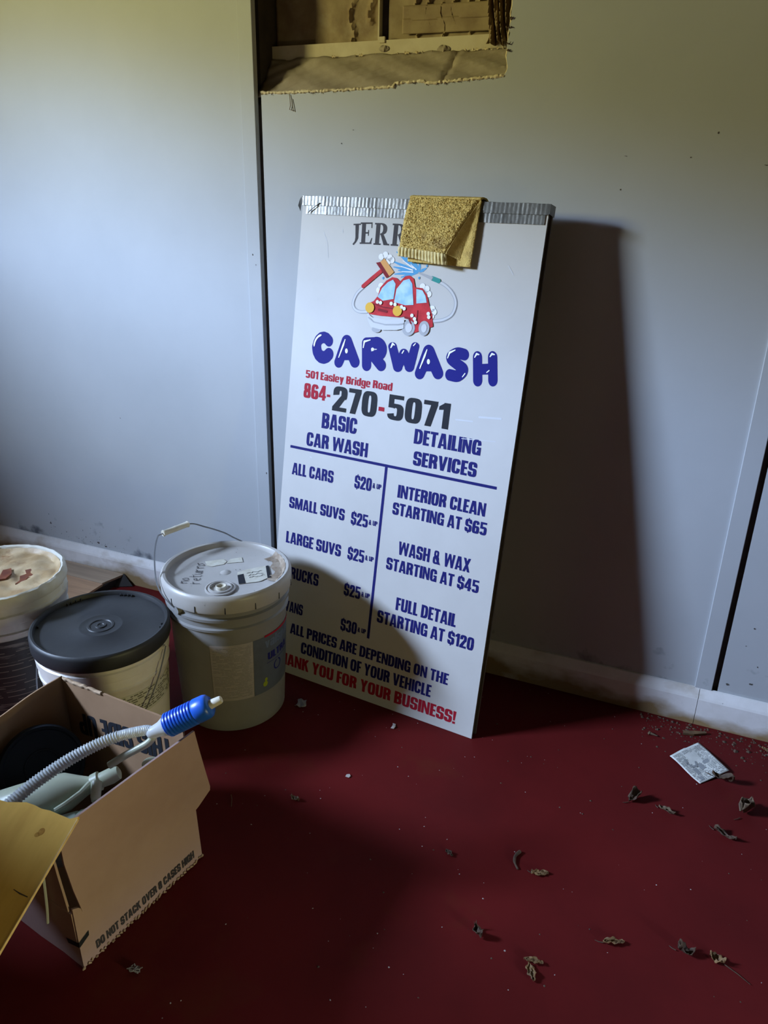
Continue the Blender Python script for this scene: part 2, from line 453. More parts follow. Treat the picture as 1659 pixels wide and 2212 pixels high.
obj('paper_pane', crumple(-0.792,-0.53,1.522,1.958,YD+0.020,0.003,seed=4, nu=120, nv=80, wr=wrk), m_kraft, w1, smooth=True, solid=0.001)
for zf in (1.575, 1.60):
    obj('paper_fold', crumple(-0.755,-0.548,zf-0.03,zf,YD+0.010,0.002,seed=int(zf*1000), nu=60, nv=8), m_kraft, w1, smooth=True, solid=0.0012)
obj('mullion_edge', MB().box(-0.8125,-0.809, YD+0.004, YD+0.03, 1.527, 1.955), m_rail, w1)
obj('mullion', MB().box(-0.8085,-0.794, YD+0.022, YD+0.05, 1.527, 1.955), m_dark, w1)
obj('paper_chip', MB().box(-0.806,-0.792, YD-0.003, YD+0.003, 1.528, 1.541), m_rail, w1, bevel=0.001)
obj('bunched_paper', MB().grid(lambda u, v: (-0.548+0.062*u+0.004*math.sin(9*v+5*u), YD-0.022+0.013*math.sin(26*u+5*math.sin(7*v))+0.005*math.sin(60*u+31*v), 1.515+0.44*v+0.004*math.sin(20*u)), 60, 60), m_kraft, w1, smooth=True, solid=0.0015)
def slope(u, v):
    x = -1.087+0.609*u
    t = v
    y = 0.014+(YD-0.002-0.014)*t
    zb = 1.416+0.027*u; zt = 1.5030+0.006*u
    zz = zb+(zt-zb)*t
    d = 0.0022*math.sin(40*x+9*t)+0.0018*math.sin(95*x-22*t)+0.001*math.sin(170*x+30*t)
    if abs(x+0.628-0.012*t) < 0.010: d -= 0.006*(1-abs(x+0.628-0.012*t)/0.010)
    return (x, y-d, zz+d*0.5)
obj('torn_paper_slope', MB().grid(slope, 90, 14), m_canvas, w1, smooth=True, solid=0.001)
# frayed rim of the hole
path = []
for i in range(140):
    x, zz = hole_edge(i/139)
    path.append((x, 0.0005+rr.uniform(-0.0015,0.001), zz+0.001+rr.uniform(-0.0012,0.0012)))
obj('frayed_edge', MB().tube(path, [0.0032+rr.uniform(-0.0010,0.0010) for _ in path], 7), m_fray, w1)
path = [(HX1+0.001+rr.uniform(-0.003,0.003), 0.003, 1.445+0.0125*i) for i in range(41)]
obj('frayed_edge', MB().tube(path, [0.0028+rr.uniform(-0.0016,0.0016) for _ in path], 6), m_fray, w1)
mb = MB()
for i in range(26):
    zz = 1.45+rr.uniform(0,0.48); x = HX1+rr.uniform(-0.002,0.002)
    L = rr.uniform(0.003,0.009)
    mb.tube([(x,-0.0005,zz),(x+L*0.6,-0.003,zz+rr.uniform(-0.003,0.003)),(x+L,-0.003,zz+rr.uniform(-0.004,0.004))], [0.0016,0.0011,0.0004], 5)
for i in range(34):
    x, zz = hole_edge(rr.random())
    mb.tube([(x,-0.0005,zz),(x+rr.uniform(-0.002,0.002),-0.003,zz-rr.uniform(0.002,0.005))], [0.0013,0.0004], 5)
st = obj('fibre_tufts', mb, m_leafd, w1); st['kind'] = 'stuff'
obj('hanging_thread', MB().tube([(-0.993,-0.002,1.420),(-0.991,-0.003,1.408),(-0.990,-0.003,1.396),(-0.993,-0.003,1.388),(-0.984,-0.004,1.386),(-0.982,-0.003,1.384),(-0.985,-0.003,1.396),(-0.987,-0.002,1.410)], 0.0008, 5), m_leafg, w1)
mb = MB()
for k in range(26):
    t = rr.uniform(0.25,0.95)
    x = -1.08+0.6*t
    splat_r = rr.uniform(0.001,0.004)
    mb.add([(x-splat_r, YD-0.004, 1.503+0.006*t), (x, YD-0.008, 1.503+0.006*t+splat_r), (x+splat_r, YD-0.004, 1.503+0.006*t), (x, YD-0.006, 1.5+0.006*t)], [(0,1,2,3)])
st = obj('plaster_crumbs', mb, m_fray, w1); st['kind'] = 'stuff'
for cx, cz, r in ((-0.652,1.511,0.010), (-0.795,1.517,0.008)):
    def lump(u, v, cx=cx, cz=cz, r=r):
        a = 2*math.pi*u; p = math.pi*v
        k = r*(1+0.25*math.sin(5*a+3*v))
        return (cx+1.3*k*math.sin(p)*math.cos(a), YD-0.002+0.5*k*math.sin(p)*math.sin(a), cz+0.7*k*math.cos(p))
    obj('plaster_lump', MB().grid(lump, 14, 8), m_canvas, w1, smooth=True)

# ------------------------------------------------------------------ lettering
def ring(x0, y0, x1, y1, sx, sy, a0=0, a1=360, e=3.4, n=28):
    cx, cy = (x0+x1)/2, (y0+y1)/2
    ax, ay = (x1-x0)/2, (y1-y0)/2
    def P(t, a, b):
        c, s = math.cos(t), math.sin(t)
        return (cx+a*math.copysign(abs(c)**(2/e), c), cy+b*math.copysign(abs(s)**(2/e), s))
    out = []
    for k in range(n):
        t0 = R(a0+(a1-a0)*k/n); t1 = R(a0+(a1-a0)*(k+1)/n)
        out.append([P(t0,ax,ay), P(t1,ax,ay), P(t1,ax-sx,ay-sy), P(t0,ax-sx,ay-sy)])
    return out
def rc(x0, y0, x1, y1): return [[(x0,y0),(x1,y0),(x1,y1),(x0,y1)]]
S_, B_ = 0.225, 0.165
def gS(w=0.55):
    return ring(0,0.42,w,1,S_,B_,-6,270,3.2) + ring(0,0,w,0.578,S_,B_,90,-186,3.2)
IMPACT = {
 'A': (0.60, [[(0,0),(0.20,0),(0.34,1),(0.16,1)], [(0.60,0),(0.40,0),(0.26,1),(0.44,1)]] + rc(0.14,0.17,0.46,0.31)),
 'B': (0.57, rc(0,0,S_,1)+ring(-0.2,0.455,0.55,1,S_,B_,-90,90)+ring(-0.2,0,0.57,0.56,S_,B_,-90,90)),
 'C': (0.56, ring(0,0,0.56,1,S_,B_,8,352)),
 'D': (0.57, rc(0,0,S_,1)+ring(-0.2,0,0.57,1,S_,B_,-90,90)),
 'E': (0.42, rc(0,0,S_,1)+rc(0,0,0.42,B_)+rc(0,1-B_,0.42,1)+rc(0,0.43,0.39,0.58)),
 'F': (0.41, rc(0,0,S_,1)+rc(0,1-B_,0.41,1)+rc(0,0.42,0.38,0.57)),
 'G': (0.57, ring(0,0,0.57,1,S_,B_,8,340)+rc(0.30,0.38,0.57,0.52)+rc(0.40,0.0,0.57,0.45)),
 'H': (0.58, rc(0,0,S_,1)+rc(0.37,0,0.58,1)+rc(0.1,0.42,0.5,0.58)),
 'I': (0.21, rc(0,0,S_,1)),
 'J': (0.34, rc(0.13,0.15,0.34,1)+ring(-0.1,0,0.34,0.5,S_,B_,-100,0)),
 'K': (0.60, rc(0,0,S_,1)+[[(0.18,0.40),(0.18,0.72),(0.37,1),(0.58,1),(0.36,0.60)],[(0.20,0.62),(0.38,0.68),(0.60,0),(0.38,0)]]),
 'L': (0.39, rc(0,0,S_,1)+rc(0,0,0.39,B_)),
 'M': (0.76, rc(0,0,0.19,1)+rc(0.57,0,0.76,1)+[[(0.06,1),(0.24,1),(0.47,0),(0.30,0)],[(0.70,1),(0.52,1),(0.29,0),(0.46,0)]]),
 'N': (0.58, rc(0,0,0.18,1)+rc(0.40,0,0.58,1)+[[(0.02,1),(0.20,1),(0.56,0),(0.38,0)]]),
 'O': (0.57, ring(0,0,0.57,1,S_,B_)),
 'P': (0.54, rc(0,0,S_,1)+ring(-0.2,0.40,0.54,1,S_,B_,-90,90)),
 'R': (0.57, rc(0,0,S_,1)+ring(-0.2,0.44,0.55,1,S_,B_,-90,90)+ring(-0.2,-0.5,0.56,0.58,S_,B_,0,90)),
 'S': (0.55, gS()),
 'T': (0.50, rc(0.145,0,0.355,1)+rc(0,1-B_-0.01,0.50,1)),
 'U': (0.56, rc(0,0.3,S_,1)+rc(0.35,0.3,0.56,1)+ring(0,0,0.56,0.7,S_,B_,180,360)),
 'V': (0.60, [[(0,1),(0.21,1),(0.36,0),(0.19,0)],[(0.60,1),(0.39,1),(0.24,0),(0.41,0)]]),
 'W': (0.90, [[(0,1),(0.19,1),(0.30,0),(0.12,0)],[(0.53,1),(0.37,1),(0.13,0),(0.30,0)],[(0.37,1),(0.53,1),(0.77,0),(0.60,0)],[(0.90,1),(0.71,1),(0.60,0),(0.78,0)]]),
 'X': (0.60, [[(0,0),(0.21,0),(0.60,1),(0.39,1)],[(0.60,0),(0.39,0),(0,1),(0.21,1)]]),
 'Y': (0.58, rc(0.185,0,0.395,0.5)+[[(0,1),(0.21,1),(0.37,0.40),(0.20,0.40)],[(0.58,1),(0.37,1),(0.21,0.40),(0.38,0.40)]]),
 '0': (0.55, ring(0,0,0.55,1,S_,B_)),
 '1': (0.36, rc(0.15,0,0.36,1)+[[(0,0.70),(0,0.84),(0.18,1),(0.2,0.74)]]),
 '2': (0.53, ring(0,0.42,0.53,1,S_,B_,-40,190,3.0)+rc(0,0,0.53,B_)+[[(0,0.0),(0.0,0.16),(0.29,0.62),(0.50,0.60),(0.25,0.14)]]),
 '3': (0.55, ring(0,0.45,0.53,1,S_,B_,-90,186,3.0)+ring(0,0,0.55,0.56,S_,B_,90,-186,3.0)),
 '4': (0.56, rc(0.28,0,0.49,1)+rc(0,0.18,0.56,0.33)+[[(0,0.18),(0,0.36),(0.26,1),(0.42,1),(0.18,0.33)]]),
 '5': (0.55, rc(0.02,0.84,0.52,1)+rc(0.02,0.48,0.2,1)+ring(0,0,0.55,0.66,S_,B_,140,-170,3.2)),
 '6': (0.55, ring(0,0,0.55,1,S_,B_,20,180,3.2)+rc(0,0.28,S_,0.6)+ring(0,0,0.55,0.60,S_,B_)),
 '7': (0.46, rc(0,0.83,0.46,1)+[[(0.24,0.85),(0.46,0.85),(0.30,0),(0.09,0)]]),
 '8': (0.55, ring(0.02,0.46,0.53,1,S_,B_*0.95)+ring(0,0,0.55,0.56,S_,B_)),
 '$': (0.55, gS()+rc(0.235,0.95,0.315,1.09)+rc(0.235,-0.09,0.315,0.05)),
 '&': (0.66, ring(0.06,0.50,0.47,1,0.16,0.13)+ring(0,0,0.52,0.58,0.18,0.14)+[[(0.10,0.62),(0.27,0.66),(0.66,0),(0.44,0)]]),
 '!': (0.22, [[(0.0,1),(0.22,1),(0.17,0.26),(0.05,0.26)]]+rc(0.01,0,0.21,0.18)),
 '-': (0.30, rc(0.02,0.30,0.28,0.46)),
 ' ': (0.20, []),
 'a': (0.50, ring(0,0,0.40,0.48,0.17,0.12)+rc(0.29,0,0.49,0.6)+ring(0,0.30,0.49,0.78,0.19,0.13,0,170)),
 's': (0.46, ring(0,0.32,0.46,0.78,0.18,0.12,-6,270,3.0)+ring(0,0,0.46,0.44,0.18,0.12,90,-186,3.0)),
 'l': (0.20, rc(0,0,0.20,1)),
 'e': (0.50, ring(0,0,0.50,0.78,0.19,0.13,0,335)+rc(0.1,0.33,0.45,0.44)),
 'y': (0.50, [[(0,0.76),(0.2,0.76),(0.33,0),(0.17,-0.05)],[(0.50,0.76),(0.30,0.76),(0.10,-0.22),(0.30,-0.22)]]),
 'r': (0.34, rc(0,0,0.20,0.76)+rc(0.15,0.60,0.34,0.77)),
 'i': (0.20, rc(0,0,0.20,0.74)+rc(0,0.83,0.20,1)),
 'd': (0.50, ring(0,0,0.48,0.78,0.19,0.13)+rc(0.30,0,0.50,1)),
 'g': (0.50, ring(0,0.05,0.48,0.78,0.19,0.13)+rc(0.30,-0.1,0.50,0.76)+ring(0,-0.24,0.50,0.2,0.19,0.12,180,360)),
 'o': (0.50, ring(0,0,0.50,0.78,0.19,0.13)),
 'v': (0.46, [[(0,0.76),(0.19,0.76),(0.29,0),(0.17,0)],[(0.46,0.76),(0.27,0.76),(0.17,0),(0.29,0)]]),
 'p': (0.50, ring(0.02,0,0.50,0.78,0.19,0.13)+rc(0,-0.22,0.20,0.76)),
}
# a few glyphs for the stencil print on the carton use the same face
def layout(text, font=IMPACT, gap=0.045):
    polys = []; x = 0.0
    for ch in text:
        w, g = font[ch]
        for k, p in enumerate(g): polys.append(([(x+a, b) for a, b in p], 6e-6*k))
        x += w+gap
    return polys, x-gap
def text_mb(text, u0, u1, v0, cap, place, mb=None, shear=0.0):
    """letters stretched between u0 and u1 on baseline v0; place(u,v)->xyz"""
    polys, w = layout(text)
    k = (u1-u0)/w
    mb = mb or MB()
    for p, off in polys:
        mb.poly([place(u0+k*a+shear*b*cap, v0+cap*b, off) for a, b in p])
    return mb
def capsule(p, q, r0, r1, n=12):
    """flat fat stroke from p to q as polygons"""
    px, py = p; qx, qy = q
    d = math.hypot(qx-px, qy-py)
    out = [[(px+r0*math.cos(2*math.pi*k/(2*n)), py+r0*math.sin(2*math.pi*k/(2*n))) for k in range(2*n)],
           [(qx+r1*math.cos(2*math.pi*k/(2*n)), qy+r1*math.sin(2*math.pi*k/(2*n))) for k in range(2*n)]]
    if d > 1e-6:
        nx, ny = -(qy-py)/d, (qx-px)/d
        out.append([(px+nx*r0,py+ny*r0),(px-nx*r0,py-ny*r0),(qx-nx*r1,qy-ny*r1),(qx+nx*r1,qy+ny*r1)])
    return out
def stroke(pts, r):
    rs_ = r if isinstance(r, (list, tuple)) else [r]*len(pts)
    out = []
    for i in range(len(pts)-1):
        out += capsule(pts[i], pts[i+1], rs_[i], rs_[i+1])
    return out
def smooth_pts(pts, n=6):
    out = []
    for i in range(len(pts)-1):
        p0 = pts[max(i-1,0)]; p1 = pts[i]; p2 = pts[i+1]; p3 = pts[min(i+2,len(pts)-1)]
        for k in range(n):
            t = k/n
            out.append(tuple(0.5*(2*p1[c]+(p2[c]-p0[c])*t+(2*p0[c]-5*p1[c]+4*p2[c]-p3[c])*t*t+(3*p1[c]-p0[c]-3*p2[c]+p3[c])*t**3) for c in range(len(p1))))
    out.append(tuple(pts[-1]))
    return out

# ------------------------------------------------------------------ the sandwich board sign
SW, SL = 0.6057, 1.2176
th, lean_a = R(-6.108), R(9.906)
dX = Vector((math.cos(th), math.sin(th), 0)); mY = Vector((-math.sin(th), math.cos(th), 0))
uZ = Vector((0,0,1))*math.cos(lean_a)+mY*math.sin(lean_a)
nY = uZ.cross(dX)
rot = Matrix((dX, nY, uZ)).transposed()
sign = thing('sandwich_board', 'tall white car wash price board with blue and red lettering leaning on the wall', 'sign', (-0.9684,-0.2379,0.0), rot)
T = 0.006
obj('board', MB().box(0, SW, 0.0005, T, 0, SL), m_signedge, sign)
obj('face_sheet', MB().box(0.0, SW-0.0004, -0.0005, 0.0005, 0.0004, SL), m_sign, sign)
mb = MB(); mb.box(0.004, SW+0.002, 0.0185, 0.0245, 0.0055, SL-0.004)
obj('rear_board', mb, m_signedge, sign)
mb = MB(); mb.box(0.01, SW-0.004, T, 0.0185, SL-0.05, SL-0.006)
obj('hinge_block', mb, m_signedge, sign)
su, sv = SW/0.61, SL/1.22
L1, L2, L3, L4, L5, L6 = -0.0008, -0.0015, -0.0022, -0.0029, -0.0036, -0.0043
def pl(layer):
    return lambda u, v, off=0.0: (u, layer-off, v)
def put(name, polys, m, layer=L1, label=None):
    mb = MB()
    for k, p in enumerate(polys): mb.poly([(a, layer-4e-6*(k % 150), b) for a, b in p])
    o = obj(name, mb, m, sign)
    if label: o['label'] = label
    return o
def line(text, u0, u1, v0, cap, m=m_navy, label=None):
    o = obj('lettering', text_mb(text, u0*su, u1*su, v0*sv, cap*sv, pl(L1)), m, sign)
    o['label'] = label or ('printed words ' + text)
    return o
line('501 Easley Bridge Road', 0.0471,0.2926,0.7990,0.0190,m_red)
line('864-', 0.0452,0.1246,0.7497,0.0365,m_red)
line('270', 0.1323,0.2569,0.7300,0.0605,m_black)
line('-', 0.2605,0.2790,0.7300,0.0605,m_red)
line('5071', 0.2861,0.4469,0.7320,0.0590,m_black)
line('BASIC', 0.1062,0.2077,0.6820,0.0385)
line('CAR WASH', 0.0651,0.2442,0.6308,0.0350)
line('DETAILING', 0.3641,0.5330,0.6862,0.0350)
line('SERVICES', 0.3682,0.5298,0.6352,0.0340)
line('ALL CARS', 0.0284,0.1541,0.5495,0.0310)
line('SMALL SUVS', 0.0278,0.1967,0.4605,0.0300)
line('LARGE SUVS', 0.0261,0.1959,0.3650,0.0315)
line('TRUCKS', 0.0327,0.1377,0.2700,0.0325)
line('VANS', 0.0390,0.0970,0.1765,0.0300)
for t_, v0 in (('$20',0.5500), ('$25',0.4570), ('$25',0.3650), ('$25',0.2680), ('$30',0.1715)):
    line(t_, 0.2160,0.2645,v0,0.0325)
    line('& UP', 0.2675,0.2915,v0+0.0095,0.0125)
line('INTERIOR CLEAN', 0.3372,0.5642,0.5500,0.0315)
line('STARTING AT $65', 0.3286,0.5735,0.5065,0.0305)
line('WASH & WAX', 0.3566,0.5460,0.4105,0.0335)
line('STARTING AT $45', 0.3280,0.5743,0.3662,0.0310)
line('FULL DETAIL', 0.3668,0.5299,0.2685,0.0335)
line('STARTING AT $120', 0.3190,0.5819,0.2228,0.0330)
line('ALL PRICES ARE DEPENDING ON THE', 0.0620,0.5299,0.1168,0.0300)
line('CONDITION OF YOUR VEHICLE', 0.1013,0.4894,0.0704,0.0325)
line('THANK YOU FOR YOUR BUSINESS!', 0.0175,0.5627,0.0231,0.0335,m_red)
put('divider_line', rc(0.0176*su,0.6172*sv,0.5829*su,0.6240*sv), m_navy)
put('divider_line', rc(0.2960*su,0.1718*sv,0.3033*su,0.6172*sv), m_navy)

# name at the top, serif capitals set on a slight arch, the rest lies under the towel
def serif(ch):
    st, se = 0.20, 0.07
    if ch == 'J': return [[(0.20,1),(0.42,1),(0.40,0.25),(0.28,0.05),(0.12,-0.10),(0.05,-0.04),(0.19,0.12),(0.22,0.30)]]+rc(0.08,1-se,0.54,1)
    if ch == 'E': return rc(0.08,0,0.30,1)+rc(0,0,0.66,se)+rc(0,1-se,0.64,1)+rc(0.25,0.48,0.48,0.55)+rc(0.44,0.38,0.49,0.65)+[[(0.60,1),(0.66,1),(0.66,0.74),(0.61,0.74)],[(0.62,0),(0.70,0.28),(0.65,0.28),(0.54,0.04)]]
    if ch == 'R': return rc(0.08,0,0.30,1)+rc(0,0,0.40,se)+rc(0,1-se,0.36,1)+ring(-0.02,0.46,0.68,1,0.21,0.07,-90,90,2.4)+[[(0.34,0.50),(0.50,0.50),(0.80,0.0),(0.56,0.0)]]+rc(0.56,0,0.86,se)
polys = []
for ch, x, bz, cap, ang in (('J',0.1450,1.1205,0.0430,4), ('E',0.1665,1.1205,0.0470,2.5), ('R',0.2030,1.1205,0.0475,1), ('R',0.2480,1.1210,0.0475,0)):
    c, s = math.cos(R(ang)), math.sin(R(ang))
    for p in serif(ch):
        polys.append([(x+(a*c-b*s)*cap, bz+(a*s+b*c)*cap) for a, b in p])
put('lettering', polys, m_charcoal, label='faded dark serif capitals beside the towel')

# fat rounded CARWASH letters, each with its white shine
def arcp(cx, cy, rx, ry, a0, a1, n=12):
    return [(cx+rx*math.cos(R(a0+(a1-a0)*k/n)), cy+ry*math.sin(R(a0+(a1-a0)*k/n))) for k in range(n+1)]
BUB = {
 'C': ([(arcp(0.53,0.49,0.32,0.33,40,318), [0.17]*6+[0.19]*7)], [], [arcp(0.50,0.50,0.40,0.40,100,175)]),
 'A': ([([(0.17,0.14),(0.50,0.80)], [0.16,0.19]), ([(0.50,0.80),(0.82,0.15)], [0.19,0.17]), ([(0.3,0.36),(0.7,0.36)], 0.14)], [(0.49,0.50,0.055,0.08)], [[(0.18,0.30),(0.36,0.68),(0.44,0.86)]]),
 'R': ([([(0.20,0.15),(0.20,0.82)], 0.165), ([(0.20,0.83),(0.55,0.84)], 0.16), (arcp(0.58,0.64,0.22,0.20,90,-90), 0.17), ([(0.56,0.44),(0.25,0.42)], 0.13), ([(0.48,0.42),(0.76,0.15)], [0.16,0.17])], [(0.44,0.64,0.06,0.055)], [[(0.08,0.70),(0.12,0.88),(0.35,0.93)]]),
 'W': ([([(0.13,0.83),(0.30,0.16)], [0.13,0.14]), ([(0.30,0.16),(0.50,0.62)], 0.13), ([(0.50,0.62),(0.68,0.16)], 0.13), ([(0.68,0.16),(0.87,0.84)], [0.14,0.12])], [], [[(0.08,0.80),(0.14,0.92),(0.20,0.88)], [(0.45,0.62),(0.50,0.70)], [(0.82,0.86),(0.88,0.93)]]),
 'S': ([(smooth_pts([(0.78,0.80),(0.50,0.84),(0.24,0.70),(0.48,0.52),(0.74,0.34),(0.52,0.15),(0.20,0.18)]), 0.165)], [], [[(0.12,0.70),(0.20,0.86),(0.42,0.94)], [(0.80,0.22),(0.70,0.12)]]),
 'H': ([([(0.19,0.14),(0.19,0.84)], 0.17), ([(0.80,0.14),(0.80,0.84)], 0.17), ([(0.2,0.47),(0.8,0.49)], 0.15)], [], [[(0.08,0.84),(0.16,0.94),(0.26,0.92)], [(0.70,0.86),(0.78,0.94),(0.88,0.92)], [(0.66,0.44),(0.56,0.38)]]),
}
QB = [('C',[(0.0626,0.8364),(0.1252,0.8441),(0.1175,0.9162),(0.0553,0.9098)]), ('A',[(0.1278,0.8341),(0.197,0.8427),(0.1886,0.9157),(0.1198,0.9084)]),
      ('R',[(0.2036,0.8354),(0.2727,0.8441),(0.2635,0.9178),(0.1949,0.9104)]), ('W',[(0.277,0.8395),(0.3559,0.8495),(0.3466,0.9183),(0.2682,0.9097)]),
      ('A',[(0.3464,0.8346),(0.4164,0.8438),(0.406,0.9165),(0.3364,0.9087)]), ('S',[(0.4214,0.8386),(0.4824,0.8467),(0.4717,0.9171),(0.4112,0.9102)]),
      ('H',[(0.4903,0.8382),(0.548,0.846),(0.5368,0.916),(0.4795,0.9094)])]
for ch, q in QB:
    fat, shine = [], []
    def bl(p, q=q):
        a, b = p
        return tuple((1-a)*(1-b)*q[0][c]+a*(1-b)*q[1][c]+a*b*q[2][c]+(1-a)*b*q[3][c] for c in range(2))
    st_, holes, hl = BUB[ch]
    for pts, r in st_:
        r = [v*1.10 for v in r] if isinstance(r, list) else r*1.10
        for p in stroke(pts, r): fat.append([bl(x) for x in p])
    for hx, hy, hr, hr2 in holes:
        shine.append([bl((hx+hr*math.cos(2*math.pi*k/14), hy+hr2*math.sin(2*math.pi*k/14))) for k in range(14)])
    for h in hl:
        for p in stroke(h, [0.018]+[0.034]*(len(h)-2)+[0.016]): shine.append([bl(x) for x in p])
    lo = put('letter', fat, m_bubble, L1, 'fat rounded royal blue letter ' + ch)
    mbs = MB()
    for k, p in enumerate(shine): mbs.poly([(a, L2-4e-6*k, b) for a, b in p])
    so = obj('letter_shine', mbs, m_white_ink, lo); so['kind'] = 'stuff'

def put_stuff(name, polys, m, layer):
    put(name, polys, m, layer)['kind'] = 'stuff'
def put_each(name, groups, m, layer):
    for g in groups: put(name, g, m, layer)
# printed emblem: a plain red soapy car, brush, hose and water jet
def circ(c, rx, ry=None, n=18):
    ry = ry or rx
    return [(c[0]+rx*math.cos(2*math.pi*k/n), c[1]+ry*math.sin(2*math.pi*k/n)) for k in range(n)]
hoseL = smooth_pts([(0.1885,1.0252),(0.1721,1.0096),(0.1639,0.9875),(0.1701,0.9743),(0.1848,0.969),(0.2032,0.9707)])
hoseR = smooth_pts([(0.3761,1.0522),(0.3984,1.0429),(0.4174,1.0262),(0.4253,1.0068),(0.4194,0.9841),(0.4003,0.9712),(0.3777,0.9659)])
put_each('hose_print', [stroke(hoseL,0.0042), stroke(hoseR,0.0042)], m_greyp, L1)
put_each('hose_print', [stroke(hoseL,0.0024), stroke(hoseR,0.0024)], m_lgreyp, L2)
s0 = (0.3271,1.068)
jets = []
for e in ((0.2653,1.1081),(0.2556,1.0879),(0.2616,1.0753),(0.2662,1.0599),(0.2833,1.0544),(0.2884,1.0992),(0.3083,1.0961),(0.3262,1.0906),(0.3437,1.0779),(0.2748,1.0687)):
    jets += stroke([s0, ((s0[0]*0.5+e[0]*0.5), s0[1]*0.5+e[1]*0.5), e], [0.0012,0.0036,0.0012])
put('water_print', jets, m_splash, L1)
drops = [circ(c, 0.0022, 0.003, 10) for c in ((0.2372,1.0492),(0.3288,1.0559),(0.3008,1.1037),(0.345,1.083),(0.332,1.089))]
mids = []
for e in ((0.2653,1.1000),(0.2600,1.0820),(0.2650,1.0660),(0.2950,1.0900)):
    mids += stroke([(s0[0]*0.75+e[0]*0.25, s0[1]*0.75+e[1]*0.25), (s0[0]*0.3+e[0]*0.7, s0[1]*0.3+e[1]*0.7)], [0.0014,0.0008])
put('water_print', mids, m_white_ink, L2)['kind'] = 'stuff'
put_each('water_drop', [[d] for d in drops], m_splash, L2)
foam = [(0.227,1.0954),(0.2375,1.1005),(0.2494,1.0949),(0.2461,1.0854),(0.2553,1.0897),(0.2339,1.0319),(0.2292,1.022),(0.3398,1.0383),(0.3511,1.0337),(0.3569,1.023),(0.3458,1.0258),(0.3697,0.9925),(0.3749,0.9855),(0.3699,0.9757)]
put('foam_outline', [circ(c,0.0078) for c in foam], m_greyp, L1)['kind'] = 'stuff'
put_each('foam_bubble', [[circ(c,0.0071)] for c in foam], m_white_ink, L2)
body = [(0.2052,0.9736),(0.2077,0.9913),(0.2187,0.9962),(0.2286,1.0085),(0.233,1.028),(0.2468,1.0442),(0.2613,1.0528),(0.2726,1.0518),(0.2823,1.045),(0.2939,1.0571),(0.3045,1.0597),(0.3162,1.0532),(0.3221,1.0351),(0.3403,1.0346),(0.3526,1.0227),(0.3626,0.9975),(0.3715,0.9796),(0.3772,0.9539),(0.3299,0.9345),(0.3199,0.9595),(0.3054,0.9695),(0.2881,0.966),(0.2385,0.9651),(0.2107,0.9663)]
put('car_print', [body], m_carred, L3, 'plain red car printed on the board')
put_each('window_print', [[p_] for p_ in [[(0.2288,1.0066),(0.2377,1.0265),(0.2517,1.0408),(0.2643,1.0474),(0.272,1.0386),(0.2705,1.0052),(0.2434,0.9991)], [(0.2727,0.9989),(0.2757,1.0276),(0.2908,1.0475),(0.3054,1.0524),(0.3142,1.0419),(0.3229,0.9966),(0.3022,0.994)], [(0.3256,1.0316),(0.3409,1.0299),(0.3502,1.0188),(0.3552,1.0043),(0.3298,1.0002)]]], m_sky, L4)
put_stuff('grille_print', stroke([(0.222,0.990),(0.245,0.985),(0.275,0.984)],0.0012)+stroke([(0.236,0.978),(0.255,0.976)],0.0030)+stroke([(0.305,0.967),(0.315,0.966),(0.322,0.955)],0.002)+stroke([(0.335,0.985),(0.336,0.958)],0.0009), m_cardark, L4)
put_each('wheel_print', [[circ((0.3166,0.9446),0.0165,0.0175)], [circ((0.3556,0.9479),0.0135,0.0165)], [circ((0.2334,0.9330),0.0120,0.0070)]], m_greyp, L4)
put_each('wheel_hub_print', [[circ((0.3175,0.9450),0.0085,0.0105)], [circ((0.3560,0.9482),0.0070,0.0095)]], m_lgreyp, L5)
put('bumper_print', [[(0.2059,0.9678),(0.2208,0.9595),(0.2577,0.9573),(0.293,0.9626),(0.3042,0.9618),(0.3045,0.9426),(0.2873,0.937),(0.2515,0.9333),(0.2188,0.9378),(0.2086,0.9525)]], m_lgreyp, L5)
put('bumper_print', stroke([(0.2110,0.9580),(0.2250,0.9495),(0.2560,0.9465),(0.2900,0.9500),(0.3020,0.9530)],0.0014), m_greyp, L6)
put_each('headlamp_print', [[circ((0.2113,0.9808),0.0118)], [circ((0.2841,0.9798),0.0118)]], m_yellow, L6)
put_each('foam_bubble', [[circ(c,0.0042)] for c in ((0.2302,0.9952),(0.2386,0.994),(0.2665,0.9946),(0.2765,0.9936),(0.2939,0.9894),(0.301,0.9863),(0.3225,0.9731),(0.33,0.9662),(0.3332,0.9589),(0.3627,0.9807),(0.365,0.9734))], m_white_ink, L6)
put('brush_print', stroke([(0.2300,1.0637),(0.2102,1.0472),(0.1873,1.0274)],0.0046), m_carred, L3)
put('brush_print', [[(0.2152,1.0815),(0.2261,1.0841),(0.2536,1.0541),(0.2461,1.0498)]], m_cardark, L3)
put('brush_print', [[(0.2261,1.0841),(0.2363,1.0923),(0.2643,1.0643),(0.2536,1.0541)]], m_orange, L3)
put('nozzle_print', stroke([(0.3273,1.0669),(0.3628,1.0566)],[0.0018,0.0040]), m_greyp, L3)
put('nozzle_print', stroke([(0.3619,1.0573),(0.3775,1.0530)],0.0050), m_teal, L3)
# light scuffs on the sheet
put_stuff('scuff', stroke([(0.066,1.142),(0.078,1.120),(0.084,1.085)],0.0007)+stroke([(0.118,1.150),(0.1185,1.143)],0.0009)+stroke([(0.535,1.095),(0.548,1.078)],0.0012)+stroke([(0.08,0.603),(0.0835,0.6015)],0.0014), m_lgreyp, L1)
put_stuff('scuff', stroke([(0.46,0.756),(0.50,0.758)],0.0016)+stroke([(0.515,0.770),(0.566,0.774)],0.0022)+stroke([(0.48,0.716),(0.56,0.722)],0.0009), m_lgreyp, L1)

